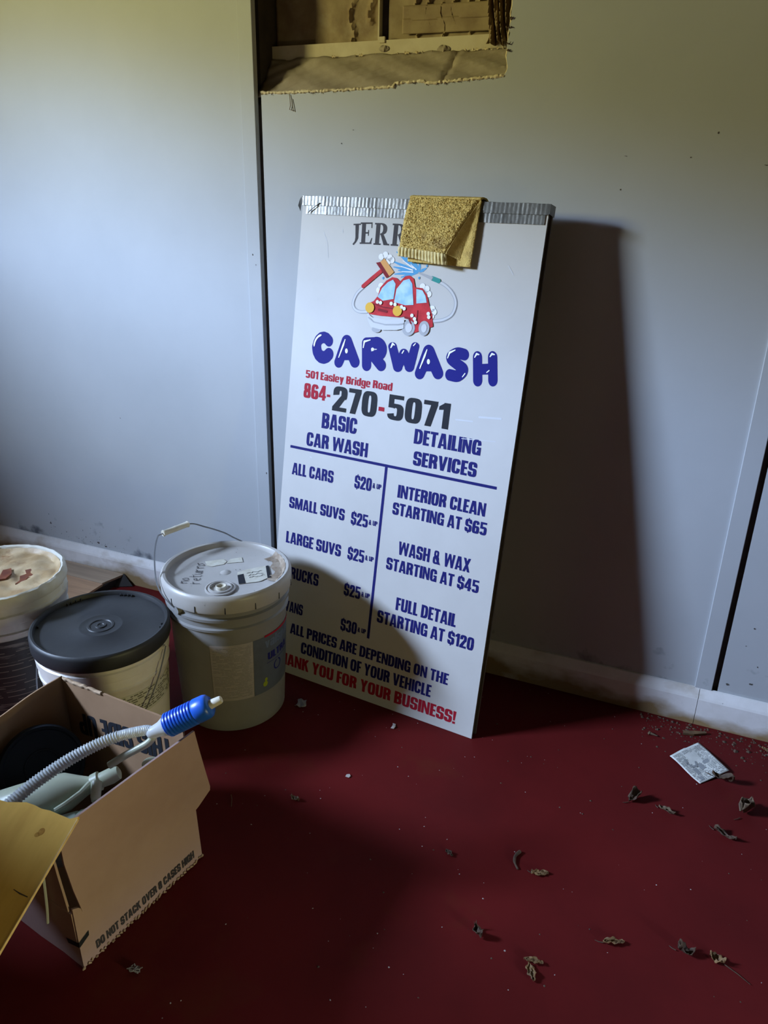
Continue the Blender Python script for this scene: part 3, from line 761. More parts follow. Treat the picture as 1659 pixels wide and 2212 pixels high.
# duct tape along the top edge
rt_ = random.Random(21)
rib = [rt_.uniform(0.3,1.0) for _ in range(200)]
def tape_strip(u0, u1, v0, v1, y, nu=240, nv=6, amp=0.0007, sag=0.0015):
    def fn(a, b):
        u = u0+(u1-u0)*a; v = v0+(v1-v0)*b
        k = u/0.0034
        h = amp*(0.5+0.5*math.cos(2*math.pi*k))*rib[int(k) % 200]
        return (u, y-h-0.0004*math.sin(60*u+40*v), v+sag*math.sin(9*u+1.0)*(1-b)*0.4)
    return MB().grid(fn, nu, nv)
obj('duct_tape', tape_strip(0.012, SW-0.006, SL-0.0375, SL+0.0005, -0.0022), m_tape, sign, smooth=True)
obj('duct_tape', tape_strip(0.001, SW+0.001, SL-0.0185, SL+0.0030, -0.0042), m_tape, sign, smooth=True)
def over(a, b):
    u = 0.001+SW*a
    y = -0.0045+0.036*b
    return (u, y, SL+0.003+0.0012*math.sin(3.1*b)+0.0005*math.sin(70*u))
obj('duct_tape', MB().grid(over, 120, 6), m_tape, sign, smooth=True)
obj('duct_tape', MB().prism([(-0.0045,SL-0.0165),(0.0315,SL-0.0185),(0.0315,SL+0.003),(-0.0045,SL+0.003)], lambda a, b, d: (SW+0.0015+d, a, b), 0.0012), m_tape, sign)
obj('tape_curl', MB().grid(lambda a, b: (0.002-0.020*a, -0.003+0.010*a*a+0.012*b*a, SL+0.002-0.020*a*a-0.016*b*(1-0.3*a)), 8, 6), m_tape, sign, smooth=True, solid=0.0006)
obj('tape_fold', MB().grid(lambda a, b: (0.020+0.030*a+0.004*b, -0.0052-0.003*math.sin(math.pi*b), SL-0.036+0.024*a+0.006*b*(1-a)), 10, 5), m_tape, sign, smooth=True)

# towel over the top edge (a thing of its own; same placement frame as the board)
towel = thing('towel', 'folded mustard yellow terry towel draped over the top of the price board', 'towel', (-0.9684,-0.2379,0.0), rot)
tr = random.Random(2)
def lerp(a, b, t): return a+(b-a)*t
def tnoise(): return tr.uniform(-0.0011,0.0011)
FT = [(0.289,1.2215),(0.455,1.2215),(0.400,1.1085),(0.2825,1.118)]     # front layer: top-left, top-right, bottom-right, bottom-left
def front(a, b):
    # b 0 top .. 1 bottom
    u = lerp(lerp(FT[0][0],FT[1][0],a), lerp(FT[3][0],FT[2][0],a), b)
    v = lerp(lerp(FT[0][1],FT[1][1],a), lerp(FT[3][1],FT[2][1],a), b)
    y = -0.0105-0.020*b*(0.55+0.55*a)-0.006*math.sin(math.pi*b)-0.0025*math.sin(8*a+1.2)*b
    edge = min(1.0, a/0.05, (1-a)/0.04)
    y += 0.007*(1-edge)
    return (u+tnoise()*0.8, y+tnoise()*1.3, v+tnoise()*0.8)
obj('front_fold', MB().grid(front, 150, 120), m_towel, towel, smooth=True, solid=0.006)
def hem(a, b):
    u = lerp(lerp(FT[3][0],FT[2][0],a), lerp(0.281,0.4035,a), b)
    v = lerp(lerp(FT[3][1],FT[2][1],a), lerp(1.0985,1.0865+0.003*math.sin(6*a),a), b)
    y = -0.0105-0.020*(0.55+0.55*a)-0.0025*math.sin(8*a+1.2)-0.0022*math.sin(2*math.pi*a*14)*(0.4+0.6*math.sin(math.pi*b))+0.004*b
    return (u, y, v)
obj('hem', MB().grid(hem, 130, 8), m_towelhem, towel, smooth=True, solid=0.005)
def under(a, b):
    u = lerp(lerp(0.30,0.4585,a), lerp(0.300,0.4530,a), b)
    v = lerp(1.2210, 1.0885, b)-0.003*a*b
    y = -0.0085-0.002*math.sin(3*b)-0.003*a*b
    edge = min(1.0, (1-a)/0.04)
    return (u+tnoise()*0.5, y+0.002*(1-edge)+tnoise()*0.5, v)
obj('under_fold', MB().grid(under, 70, 60), m_towel, towel, smooth=True, solid=0.0035)
def side(a, b):      # turned edge between the two layers at the right
    u = lerp(lerp(0.455,0.4585,a), lerp(0.4005,0.432,a), b)
    v = lerp(1.2215, lerp(1.1085,1.096,a), b)
    y0_ = -0.0095-0.022*b*1.1-0.004*math.sin(math.pi*b)
    y1_ = -0.0095
    return (u, lerp(y0_, y1_, a**0.7), v)
obj('turned_edge', MB().grid(side, 14, 40), m_towel, towel, smooth=True, solid=0.003)
def cap_(a, b):
    u = lerp(0.289,0.457,a)
    t = math.pi*b
    return (u+tnoise()*0.4, lerp(-0.0110,0.0385,b)+tnoise()*0.4, 1.2225+0.0068*math.sin(t)**0.6+tnoise()*0.5)
obj('top_fold', MB().grid(cap_, 110, 14), m_towel, towel, smooth=True, solid=0.004)
def rear(a, b):
    return (lerp(0.292,0.455,a), 0.0345+0.0012*math.sin(9*a), lerp(1.2230,1.150,b))
obj('back_fold', MB().grid(rear, 20, 16), m_towel, towel, smooth=True, solid=0.003)

# ------------------------------------------------------------------ pails
def pail_body(rb, rt0, h, ribs):
    """profile of a moulded pail with stiffening rings"""
    prof = [(0.001, 0.004), (rb-0.012, 0.004), (rb-0.010, 0.0), (rb-0.003, 0.0), (rb, 0.004)]
    def rad(z): return rb+(rt0-rb)*z/h
    zs = [0.03, 0.10, 0.16, 0.22]
    for z in zs:
        if z < ribs[0][0]: prof.append((rad(z), z))
    for z0, z1, out in ribs:
        prof += [(rad(z0), z0), (rad(z0)+out, z0+0.003), (rad(z1)+out, z1-0.003), (rad(z1), z1)]
    prof.append((rad(h), h))
    return prof, rad

# grey pail with lid
GC = (-0.9705, -0.4045, 0)
gp = thing('paint_pail', 'grey plastic paint pail with a stickered grey lid and raised wire handle', 'bucket', GC)
prof, grad = pail_body(0.128, 0.1425, 0.352, [(0.285,0.297,0.005), (0.312,0.325,0.0065)])
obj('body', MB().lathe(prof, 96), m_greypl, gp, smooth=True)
lidp = [(0.1475,0.340), (0.1530,0.341), (0.1545,0.346), (0.1545,0.372), (0.1525,0.3795), (0.1475,0.383), (0.1415,0.3815), (0.1385,0.377), (0.1370,0.3705), (0.1340,0.3690), (0.001,0.3700)]
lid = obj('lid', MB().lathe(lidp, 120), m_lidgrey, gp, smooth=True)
for k in range(14):
    a = R(-84+k*25.7)
    def slot(p, q, d, a=a):
        rr_ = 0.1540+d
        return (rr_*math.cos(a+p), rr_*math.sin(a+p), q)
    obj('tear_slot', MB().prism([(-0.008,0.3425),(0.008,0.3425),(0.006,0.358),(-0.006,0.358)], slot, 0.0014), m_blackpl, lid)
SPX, SPY = 0.035, -0.079
mb = MB()
mb.lathe([(0.035,0.3695),(0.035,0.3735),(0.0320,0.3745),(0.0310,0.3722),(0.0280,0.3722),(0.0270,0.3760),(0.0240,0.3768),(0.0228,0.3712),(0.001,0.3710)], 48)
mb.v = [(x+SPX, y+SPY, z) for x, y, z in mb.v]
sp_ = obj('spout', mb, m_lidgrey, lid, smooth=True)
mb = MB().lathe([(0.0125,0.371),(0.0125,0.3785),(0.0110,0.3795),(0.0092,0.3785),(0.0088,0.3735),(0.001,0.3735)], 32)
mb.v = [(x+SPX+0.002, y+SPY+0.001, z) for x, y, z in mb.v]
obj('spout_cap', mb, m_cream, sp_, smooth=True)
mb = MB()
def dome(u, v): return (0.0+0.013*v*math.cos(2*math.pi*u), -0.004+0.013*v*math.sin(2*math.pi*u), 0.3702+0.004*math.cos(v*math.pi/2))
obj('dimple', MB().grid(dome, 20, 6), m_lidgrey, lid, smooth=True)
Lz = 0.3704
def lidflat(pts, z=Lz): return [(a, b, z) for a, b in pts]
def rotpts(pts, cx, cy, ang):
    c, s = math.cos(R(ang)), math.sin(R(ang))
    return [(cx+a*c-b*s, cy+a*s+b*c) for a, b in pts]
def flat_lid(name, pts, m_, dz=0.0, t=0.0005):
    return obj(name, MB().prism(pts, lambda a, b, d: (a, b, Lz+dz+d), t), m_, lid)
flat_lid('torn_sticker', [(-0.0766,0.0226),(-0.0596,0.0057),(-0.0457,0.0068),(-0.0265,0.0295),(-0.0287,0.0451),(-0.0430,0.0525)], m_paper)
flat_lid('torn_sticker', [(-0.0242,0.0361),(0.0084,0.0597),(-0.0084,0.0801),(-0.0286,0.0593)], m_paper)
flat_lid('sticker', [(0.0255,0.0079),(0.0345,-0.0063),(0.0612,-0.0422),(0.0986,-0.0097),(0.1083,0.0204),(0.0708,0.0669),(0.0387,0.0301)], m_paper)
flat_lid('sticker_band', [(0.0345,-0.0063),(0.0612,-0.0422),(0.0733,-0.0316),(0.0435,0.0058)], m_black, 0.0005, 0.0003)
flat_lid('sticker_band', [(0.0700,0.0638),(0.1060,0.0116),(0.1115,0.0193),(0.0748,0.0688)], m_black, 0.0005, 0.0003)
q = random.Random(4)
def scribble(cx, cy, ang, rows, w, hh, r, z, seedn):
    q = random.Random(seedn); mb = MB()
    for i in range(rows):
        y = hh*(0.5-(i+0.5)/rows)
        x = -w/2
        pts = []
        while x < w/2:
            pts.append((x, y+q.uniform(-0.26,0.26)*hh/rows)); x += q.uniform(0.0018,0.0042)
        for p in stroke(rotpts(pts, cx, cy, ang), r): mb.poly([(a,b,z) for a, b in p])
    return mb
obj('sticker_print', scribble(0.071, 0.017, 47, 3, 0.038, 0.034, 0.0006, Lz+0.0010, 5), m_black, lid)
# marker writing on the lid
def handw(chars, cx, cy, ang, h, r, z):
    G = {'n': [[(0,0),(0,0.6),(0.05,0.45),(0.3,0.6),(0.42,0.4),(0.42,0)]], 'o': [[(0.2,0.6),(0,0.35),(0.1,0.05),(0.35,0.1),(0.4,0.4),(0.2,0.6)]],
         'r': [[(0,0),(0.02,0.6),(0.05,0.45),(0.3,0.6)]], 'e': [[(0,0.3),(0.35,0.35),(0.3,0.58),(0.08,0.5),(0.05,0.1),(0.35,0.05)]],
         't': [[(0.15,0.95),(0.15,0.1),(0.3,0.0)], [(0,0.62),(0.35,0.65)]], 'u': [[(0,0.6),(0.03,0.1),(0.3,0.05),(0.38,0.6),(0.4,0)]], 's': [[(0.35,0.6),(0.05,0.5),(0.3,0.25),(0.0,0.0)]]}
    mb = MB(); x = 0
    for ch in chars:
        if ch != ' ':
            for st in G[ch]:
                pts = rotpts([((x+a)*h, b*h) for a, b in st], cx, cy, ang)
                for p in stroke(pts, r): mb.poly([(a,b,z) for a, b in p])
        x += 0.55 if ch != ' ' else 0.4
    return mb
obj('marker_writing', handw('no', -0.050, -0.088, 112, 0.026, 0.0008, Lz+0.0003), m_charcoal, lid)
obj('marker_writing', handw('returns', -0.022, -0.078, 118, 0.029, 0.0008, Lz+0.0003), m_charcoal, lid)
mb = MB()
for k in range(60):
    a = q.uniform(0, 6.28); d = 0.13*math.sqrt(q.random()); r = q.uniform(0.0004,0.0016)
    if k < 30: a = q.uniform(R(10),R(80)); d = q.uniform(0.10,0.132)
    mb.poly([(d*math.cos(a)+r*math.cos(t), d*math.sin(a)+r*q.uniform(0.5,1)*math.sin(t), Lz+0.0003) for t in (0,1,2,3,4,5)])
st = obj('lid_grit', mb, m_speck, lid); st['kind'] = 'stuff'
# dried spill by the rim
mb = MB()
mb.grid(lambda a, b: ((0.110+0.030*b)*math.cos(R(2+62*a))*(1-0.05*math.sin(14*a)*(1-b)), (0.110+0.030*b)*math.sin(R(2+62*a))*(1-0.05*math.sin(14*a)*(1-b)), 0.3708+0.0105*max(0,b-0.72)/0.28+0.0008*math.sin(40*a)), 40, 10)
obj('dried_spill', mb, mat('tan_spill', (0.40,0.33,0.26), (0.27,0.20,0.14), 60, 0.7), lid, smooth=True)
# wire bail with plastic grip
bail = smooth_pts([(-0.040,-0.142,0.330),(-0.0567,-0.1453,0.3434),(-0.0878,-0.1371,0.3619),(-0.1157,-0.1151,0.3809),(-0.1547,-0.0657,0.4103),(-0.180,-0.0194,0.4318),(-0.1791,0.0012,0.4346),(-0.1582,0.0756,0.4348),(-0.1286,0.1013,0.4225),(-0.0902,0.1247,0.4049),(-0.0617,0.1336,0.3903),(-0.0225,0.148,0.3706),(0.030,0.158,0.345),(0.043,0.150,0.330)], 5)
obj('bail', MB().tube(bail, 0.0018, 8), m_wire, gp, smooth=True)
g0 = Vector((-0.1791,0.0012,0.4346)); g1 = Vector((-0.1582,0.0756,0.4348))
obj('grip', MB().tube([g0.lerp(g1,t) for t in (0,0.03,0.06,0.45,0.5,0.55,0.94,0.97,1)], [0.0075,0.0085,0.0072,0.0072,0.0078,0.0072,0.0072,0.0085,0.0070], 14), m_cream, gp, smooth=True)
for a in (-106, 74):
    obj('ear', MB().tube([(0.140*math.cos(R(a)),0.140*math.sin(R(a)),0.330),(0.1525*math.cos(R(a)),0.1525*math.sin(R(a)),0.330)], 0.009, 14), m_greypl, gp, smooth=True)
# wrap labels on the body
def curved(a0, a1, z0, z1, off, n=24, m_=4):
    def fn(u, v):
        a = R(a0+(a1-a0)*u); z = z0+(z1-z0)*v
        r = grad(z)+off
        return (r*math.cos(a), r*math.sin(a), z)
    return MB().grid(fn, n, m_)
lab = obj('label', curved(-76,-34.5,0.093,0.250,0.0007), m_label, gp, smooth=True)
mb = MB()
q = random.Random(8)
for i in range(36):
    z = 0.241-0.004*i
    a = -74.0
    while a < -37:
        w = q.uniform(2,7)
        if q.random() < 0.8:
            a1_ = min(a+w, -36.5)
            v = [((grad(zz)+0.0011)*math.cos(R(t)), (grad(zz)+0.0011)*math.sin(R(t)), zz) for t, zz in ((a,z),(a1_,z),(a1_,z+0.0013),(a,z+0.0013))]
            mb.add(v, [(0,1,2,3)])
        a += w+0.8
st = obj('label_print', mb, m_greypl, lab); st['kind'] = 'stuff'
lab2 = obj('label', curved(-34.0,70,0.093,0.250,0.0007, 60), m_labelblue, gp, smooth=True)
def onpail(off):
    def f_(a, z, o2=0.0):
        return ((grad(z)+off+o2)*math.cos(R(a)), (grad(z)+off+o2)*math.sin(R(a)), z)
    return f_
obj('lettering', text_mb('valspar', -21, 22, 0.2170, 0.026, onpail(0.0012)), mat('pale_blue_ink', (0.13,0.17,0.26), rough=0.5), lab2)
obj('lettering', text_mb('ULTRA', -17.5, 16, 0.1810, 0.020, onpail(0.0012)), m_navy, lab2)
obj('label_rule', curved(-19,40,0.1725,0.1738,0.0012, 30, 1), m_navy, lab2)
obj('label_stripe', curved(-21.5,30,0.2480,0.2535,0.0013, 30, 1), m_red, lab2)
mb = MB()
for p in ring(-9,0.140,3,0.168,1.6,0.003,100,440,2.2): mb.poly([onpail(0.0012)(a,z) for a, z in p])
obj('label_badge', mb, m_navy, lab2)
mb = MB()
for p in [circ((-21,0.1165),3.0,0.0075), circ((-20,0.1285),1.8,0.005)]: mb.poly([onpail(0.0012)(a,z) for a, z in p])
obj('label_logo', mb, m_lime, lab2)

# pail with the black lid
BC = (-1.158, -0.6345, 0)
bp = thing('lidded_pail', 'dirty white plastic pail with a round black lid behind the carton', 'bucket', BC)
prof, brad = pail_body(0.128, 0.1440, 0.290, [(0.205,0.216,0.003), (0.236,0.262,0.0035)])
obj('body', MB().lathe(prof, 80), m_whitepl, bp, smooth=True)
lidp = [(0.1460,0.272), (0.1500,0.2735), (0.1515,0.278), (0.1515,0.302), (0.1500,0.3085), (0.1465,0.311), (0.1420,0.310), (0.1400,0.3055), (0.1395,0.3005), (0.1300,0.2998)]
for rr_, dz in ((0.0500,0), (0.0480,0.0016), (0.0450,0.0016), (0.0420,0), (0.0300,0), (0.0285,0.0018), (0.0245,0.0018), (0.0225,-0.0004), (0.0130,-0.0004), (0.0115,0.0022), (0.0075,0.0022), (0.0060,0.0004), (0.001,0.0002)):
    lidp.append((rr_, 0.2998+dz))
blid = obj('lid', MB().lathe(lidp, 120), m_blackpl, bp, smooth=True)
for k, a in enumerate((100,104,108,112,150,155,160,164,20,26,210,340)):
    a = R(a)
    obj('lid_lug', MB().prism([(-0.012,0.3005),(0.012,0.3005),(0.012,0.3055),(-0.012,0.3055)], lambda p, qz, d, a=a: ((0.1385-d)*math.cos(a+p*0.8), (0.1385-d)*math.sin(a+p*0.8), qz), 0.004), m_blackpl, blid)
for z0, z1, a0, a1, m_ in ((0.128,0.190,-60,40,m_whitepl2),):
    def fn(u, v, z0=z0, z1=z1, a0=a0, a1=a1):
        a = R(a0+(a1-a0)*u); z = z0+(z1-z0)*v; r = brad(z)+0.0008
        return (r*math.cos(a), r*math.sin(a), z)
    blab = obj('label', MB().grid(fn, 40, 4), m_, bp, smooth=True)
mb = MB(); q = random.Random(31)
for i in range(9):
    z = 0.184-0.006*i
    a = -42.0+i*1.2
    while a < 26:
        w = q.uniform(1.5,6)
        if q.random() < 0.75:
            v = [((brad(zz)+0.0013)*math.cos(R(t)), (brad(zz)+0.0013)*math.sin(R(t)), zz) for t, zz in ((a,z),(a+w,z),(a+w,z+0.0030),(a,z+0.0030))]
            mb.add(v, [(0,1,2,3)])
        a += w+1.0
st = obj('label_print', mb, mat('faded_green_ink', (0.16,0.15,0.11), rough=0.6), blab); st['kind'] = 'stuff'
hb = []
for k in range(31):
    a = R(-168+k*(168+12-0)/30.0*1.0)
    s_ = math.sin(math.pi*k/30)
    hb.append((0.1535*math.cos(a), 0.1535*math.sin(a), 0.268-0.145*min(1.0, s_*1.6)))
obj('bail', MB().tube(hb, 0.0016, 7), m_wire, bp, smooth=True)
for a in (-168, 12):
    obj('ear', MB().tube([(0.140*math.cos(R(a)),0.140*math.sin(R(a)),0.264),(0.1525*math.cos(R(a)),0.1525*math.sin(R(a)),0.264)], 0.006, 12), m_whitepl, bp, smooth=True)

# open pail of dried paint at the left edge
OC = (-1.466, -0.6245, 0)
op = thing('open_pail', 'open white pail full of cracked dried cream paint beside the black lidded pail', 'bucket', OC)
prof, orad = pail_body(0.130, 0.1455, 0.335, [(0.262,0.272,0.0035), (0.290,0.318,0.0045)])
prof += [(0.1500,0.3365), (0.1525,0.343), (0.1525,0.356), (0.1500,0.3645), (0.1455,0.3670), (0.1405,0.3640), (0.1385,0.350)]
q = random.Random(12)
wob_t = [q.uniform(-0.0016,0.0016) for _ in range(200)]
obj('body', MB().lathe(prof, 110, wob=lambda a, z: wob_t[int(a*15+z*90) % 200]*(1 if z > 0.30 else 0.3)), m_whitepl2, op, smooth=True)
def crust(u, v):
    a = 2*math.pi*u; r = 0.1395*v
    x, y = r*math.cos(a), r*math.sin(a)
    dx, dy = x-0.070, y-0.030
    swirl = 0.0030*math.sin(150*math.hypot(dx, dy)+2*math.atan2(dy, dx))
    big = 0.006*math.exp(-((x-0.095)**2+(y-0.05)**2)/0.0016)+0.005*math.exp(-((x-0.03)**2+(y-0.085)**2)/0.0012)-0.006*math.exp(-((x-0.050)**2+(y-0.025)**2)/0.00035)
    rim = 0.010*max(0, (v-0.93)/0.07)
    return (x, y, 0.3505+swirl*0.5+big+0.0012*math.sin(90*x+60*y)+rim)
crust_o = obj('dried_paint', MB().grid(crust, 120, 40), m_dry, op, smooth=True)
obj('paint_crack', MB().prism([(0.066,-0.012),(0.063,0.004),(0.050,0.018),(0.054,0.034),(0.040,0.044),(0.046,0.056),(0.058,0.048),(0.070,0.050),(0.074,0.034),(0.068,0.022),(0.076,0.006)], lambda a, b, d: (a, b, 0.3510+0.003*math.sin(60*a)+d), 0.004), m_rust, crust_o)
obj('paint_crack', MB().prism([(0.000,0.040),(0.022,0.020),(0.030,-0.006),(0.018,-0.016),(0.004,0.004),(-0.010,0.024)], lambda a, b, d: (a, b, 0.3515+d), 0.004), m_rust, crust_o)
def fn(u, v):
    a = R(-140+200*u); z = 0.03+0.222*v; r = orad(z)+0.0008
    return (r*math.cos(a), r*math.sin(a), z)
olab = obj('label', MB().grid(fn, 60, 6), m_blacklabel, op, smooth=True)
mb = MB(); q = random.Random(41)
for i in range(26):
    z = 0.245-0.0082*i+q.uniform(-0.002,0.002)
    a = -120+q.uniform(0,30)
    while a < 45:
        w = q.uniform(5,40)
        if q.random() < 0.6:
            hh_ = q.uniform(0.0008,0.0022); n_ = 6
            for j in range(n_):
                t0 = a+w*j/n_; t1 = a+w*(j+1)/n_
                mb.add([((orad(zz)+0.0013)*math.cos(R(t)), (orad(zz)+0.0013)*math.sin(R(t)), zz) for t, zz in ((t0,z),(t1,z),(t1,z+hh_),(t0,z+hh_))], [(0,1,2,3)])
        a += w+q.uniform(2,10)
st = obj('label_scratches', mb, mat('scratch_tan', (0.24,0.21,0.16), rough=0.7), olab); st['kind'] = 'stuff'

# ------------------------------------------------------------------ carton
NR = Vector((-0.7949,-1.142,0)); e2 = Vector((0.1536,0.9881,0)); e1 = Vector((0.9881,-0.1536,0))
BW, BD, BH, FH = 0.352, 0.2825, 0.120, 0.185
crot = Matrix((e1, e2, Vector((0,0,1)))).transposed()
box = thing('carton', 'open brown cardboard carton with blue siphon pump and bottles inside', 'box', tuple(NR - e1*BW), crot)
# local frame: x 0..BW (left to right), y 0..BD (near to far)
ct = 0.004
def lean_x(z): return -0.016*max(0, z-0.02)/0.28      # upper part sags to the left
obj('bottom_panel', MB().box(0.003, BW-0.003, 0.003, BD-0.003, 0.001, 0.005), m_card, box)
# right side (towards the viewer's right)
q = random.Random(51)
jag = [(BD*i/16, 0.0+q.uniform(0,0.0035)) for i in range(17)]
right = jag + [(BD,BH),(0.022,BH-0.006),(0.012,BH+0.006),(0.002,BH+0.012),(0,0.05)]
obj('side_panel', MB().prism(right, lambda a, b, d: (BW+lean_x(b)-d, a, b), ct), m_cardout, box)
flap = [(0.018,BH-0.008),(0.008,0.17),(0.000,0.235),(-0.002,0.300),(0.033,0.3055),(0.16,0.3035),(0.292,0.299),(0.300,0.255),(0.312,0.195),(0.3225,0.145),(0.3215,0.136),(0.2890,0.1200),(0.2825,BH-0.002)]
obj('flap', MB().prism(flap, lambda a, b, d: (BW+lean_x(b)-d+0.0012+0.014*(b-BH)/0.18, a, b), ct), m_cardout, box)
# left side
obj('side_panel', MB().prism([(0,0.001),(BD,0.001),(BD,BH),(0,BH)], lambda a, b, d: (lean_x(b)+d, a, b), ct), m_cardout, box)
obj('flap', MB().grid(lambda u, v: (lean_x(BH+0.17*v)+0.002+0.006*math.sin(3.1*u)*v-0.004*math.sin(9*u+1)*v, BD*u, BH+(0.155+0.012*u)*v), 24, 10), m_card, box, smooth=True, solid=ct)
# far side
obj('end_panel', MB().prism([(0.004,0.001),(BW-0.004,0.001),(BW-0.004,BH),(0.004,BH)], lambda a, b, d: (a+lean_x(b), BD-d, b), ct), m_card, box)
farz = lambda a: 0.283+0.028*(a/BW)
obj('flap', MB().prism([(0.004,BH),(BW-0.004,BH)] + [(BW-0.004-(BW-0.008)*i/20, farz(1.0*(BW-0.004-(BW-0.008)*i/20))+q.uniform(-0.0012,0.0012)*(1 if i > 11 else 0.2)) for i in range(21)], lambda a, b, d: (a+lean_x(b), BD-d+0.003*(b-BH)/0.17, b), ct), m_card, box)
obj('torn_rim', MB().tube([(0.006+lean_x(0.28)+0.12*i/14, BD-0.001, farz(0.12*i/14)+0.001+q.uniform(-0.002,0.002)) for i in range(15)], [0.003+q.uniform(-0.0012,0.0012) for _ in range(15)], 6), m_cardedge, box)
# near side
obj('end_panel', MB().prism([(0.004,0.004),(0.06,0.001),(0.14,0.005),(0.24,0.001),(0.30,0.004),(BW-0.004,0.0),(BW-0.004,BH),(0.004,BH)], lambda a, b, d: (a+lean_x(b), d, b), ct), m_cardout, box)
obj('flap', MB().prism([(0.004,BH),(BW-0.010,BH+0.002),(BW-0.016,0.20),(BW-0.018,0.262),(0.004,0.262)], lambda a, b, d: (a+lean_x(b), d-0.002*(b-BH)/0.14, b), ct), m_cardout, box)
# print
def onright(a, b, off=0.0): return (BW+lean_x(b)+0.0006+off, a, b)
obj('stencil_print', text_mb('DO NOT STACK OVER 8 CASES HIGH', 0.0290,0.2620,0.0165,0.0175,onright), m_charcoal, box)
mb = MB()
polys, w = layout('THIS SIDE UP')
k = 0.275/w
for p, off in polys:
    # upside down on the inside of the far flap, slightly askew
    pts = [(0.040+k*a, 0.214+0.18*(0.315-(0.040+k*a))-0.052*b) for a, b in p]
    mb.poly([(BW-a+lean_x(b), BD-ct-0.0008-off+0.003*max(0,b-BH)/0.17, b) for a, b in pts])
obj('stencil_print', mb, m_black, box)
mk = MB()
mk.poly([(BW+lean_x(z)+0.0007, a, z) for a, z in ((0,0.049),(0.020,0.058),(0.021,0.068),(0,0.060))])
mk.poly([(BW+lean_x(z)+0.0003-a, -0.0007, z) for a, z in ((0,0.049),(0.030,0.041),(0.034,0.051),(0,0.060))])
obj('ink_mark', mk, m_black, box)
mb = MB()
for i in range(34):
    a = BD*i/33
    mb.tube([(BW+0.001,a,0.004+q.uniform(-0.002,0.003)),(BW+0.003+q.uniform(0,0.002),a+q.uniform(-0.006,0.006),0.002+q.uniform(0,0.004))], [0.003,0.0012], 5)
st = obj('frayed_bottom', mb, m_cardedge, box); st['kind'] = 'stuff'
strap = [(BW-0.056,-0.006,0.200),(BW-0.058,-0.007,0.160),(BW-0.062,-0.008,0.110),(BW-0.067,-0.009,0.073)]
obj('plastic_strap', MB().tube(smooth_pts(strap,4), 0.0024, 6), m_clear, box)

# ------------------------------------------------------------------ things in the carton
NV = Vector
# navy lid leaning in the far left corner
dl = thing('round_lid', 'dark navy round plastic lid standing inside the carton', 'lid', (-1.068,-0.930,0.090))
nrm = Vector((0.80,-0.46,0.38)).normalized()
ax = nrm.cross(Vector((0,0,1))).normalized(); ay = nrm.cross(ax)
mb = MB().lathe([(0.001,0.002),(0.070,0.002),(0.073,0.005),(0.078,0.005),(0.080,0.001),(0.080,-0.010),(0.076,-0.011),(0.001,-0.008)], 56)
mb.v = [tuple(ax*x+ay*y+nrm*z+Vector((0.010,-0.004,0.082))) for x, y, z in mb.v]
obj('disc', mb, m_navylid, dl, smooth=True)
mb = MB().lathe([(0.030,0.0022),(0.031,0.0036),(0.034,0.0036),(0.035,0.0022)], 40)
mb.v = [tuple(ax*x+ay*y+nrm*z+Vector((0.010,-0.004,0.082))) for x, y, z in mb.v]
obj('disc_ring', mb, m_navylid, dl, smooth=True)

def along(p0, p1, prof, n=28):
    """surface of revolution about p0->p1; prof = (t, r)"""
    p0 = Vector(p0); p1 = Vector(p1)
    return MB().tube([p0.lerp(p1, t) for t, r in prof], [r for t, r in prof], n)
b1 = thing('spray_bottle', 'milky white bottle with trigger spray head lying on top inside the carton', 'bottle', (-0.96,-1.0,0.15))
def loc(p, base): return tuple(Vector(p)-Vector(base))
B1 = (-0.96,-1.0,0.15)
p0 = loc((-1.045,-1.056,0.168), B1); p1 = loc((-0.905,-0.957,0.206), B1)
obj('bottle_body', along(p0, p1, [(0,0.020),(0.02,0.032),(0.06,0.037),(0.55,0.038),(0.72,0.034),(0.86,0.022),(0.95,0.015),(1,0.014)]), m_jug, b1, smooth=True)
h0 = loc((-0.907,-0.959,0.2055), B1); h1 = loc((-0.868,-0.928,0.222), B1)
obj('spray_head', along(h0, h1, [(0,0.017),(0.25,0.018),(0.3,0.014),(0.7,0.015),(0.95,0.012),(1,0.006)], 18), m_jug, b1, smooth=True)
obj('trigger', MB().tube([loc((-0.900,-0.972,0.219),B1), loc((-0.902,-0.994,0.215),B1), loc((-0.915,-1.018,0.206),B1), loc((-0.928,-1.032,0.198),B1)], [0.006,0.0055,0.0050,0.0045], 8), m_jug, b1, smooth=True)
obj('nozzle', MB().tube([loc((-0.888,-0.968,0.222),B1), loc((-0.872,-0.990,0.214),B1), loc((-0.868,-0.996,0.211),B1)], [0.010,0.009,0.007], 10), m_jug, b1, smooth=True)
B2 = (-0.88,-1.04,0.07)
b2 = thing('jug', 'pale green plastic jug lying low beside the right wall of the carton', 'bottle', B2)
p0 = loc((-0.940,-1.085,0.150), B2); p1 = loc((-0.825,-1.005,0.180), B2)
obj('jug_body', along(p0, p1, [(0,0.02),(0.02,0.036),(0.06,0.042),(0.2,0.042),(0.23,0.040),(0.26,0.042),(0.6,0.042),(0.63,0.040),(0.66,0.042),(0.9,0.040),(0.98,0.030),(1,0.012)]), m_jug2, b2, smooth=True)
obj('jug_neck', along(p1, loc((-0.809,-0.994,0.184), B2), [(0,0.014),(0.4,0.014),(0.5,0.017),(1,0.017)], 18), m_jug2, b2, smooth=True)
B3 = (-0.815,-0.91,0.06)
b3 = thing('bottle', 'pale green bottle standing in the far right corner of the carton', 'bottle', B3)
obj('bottle_body', along((0,0,-0.054), (0.002,0.004,0.165), [(0,0.020),(0.01,0.032),(0.05,0.038),(0.80,0.038),(0.93,0.032),(0.98,0.020),(1,0.014)]), m_jug2, b3, smooth=True)
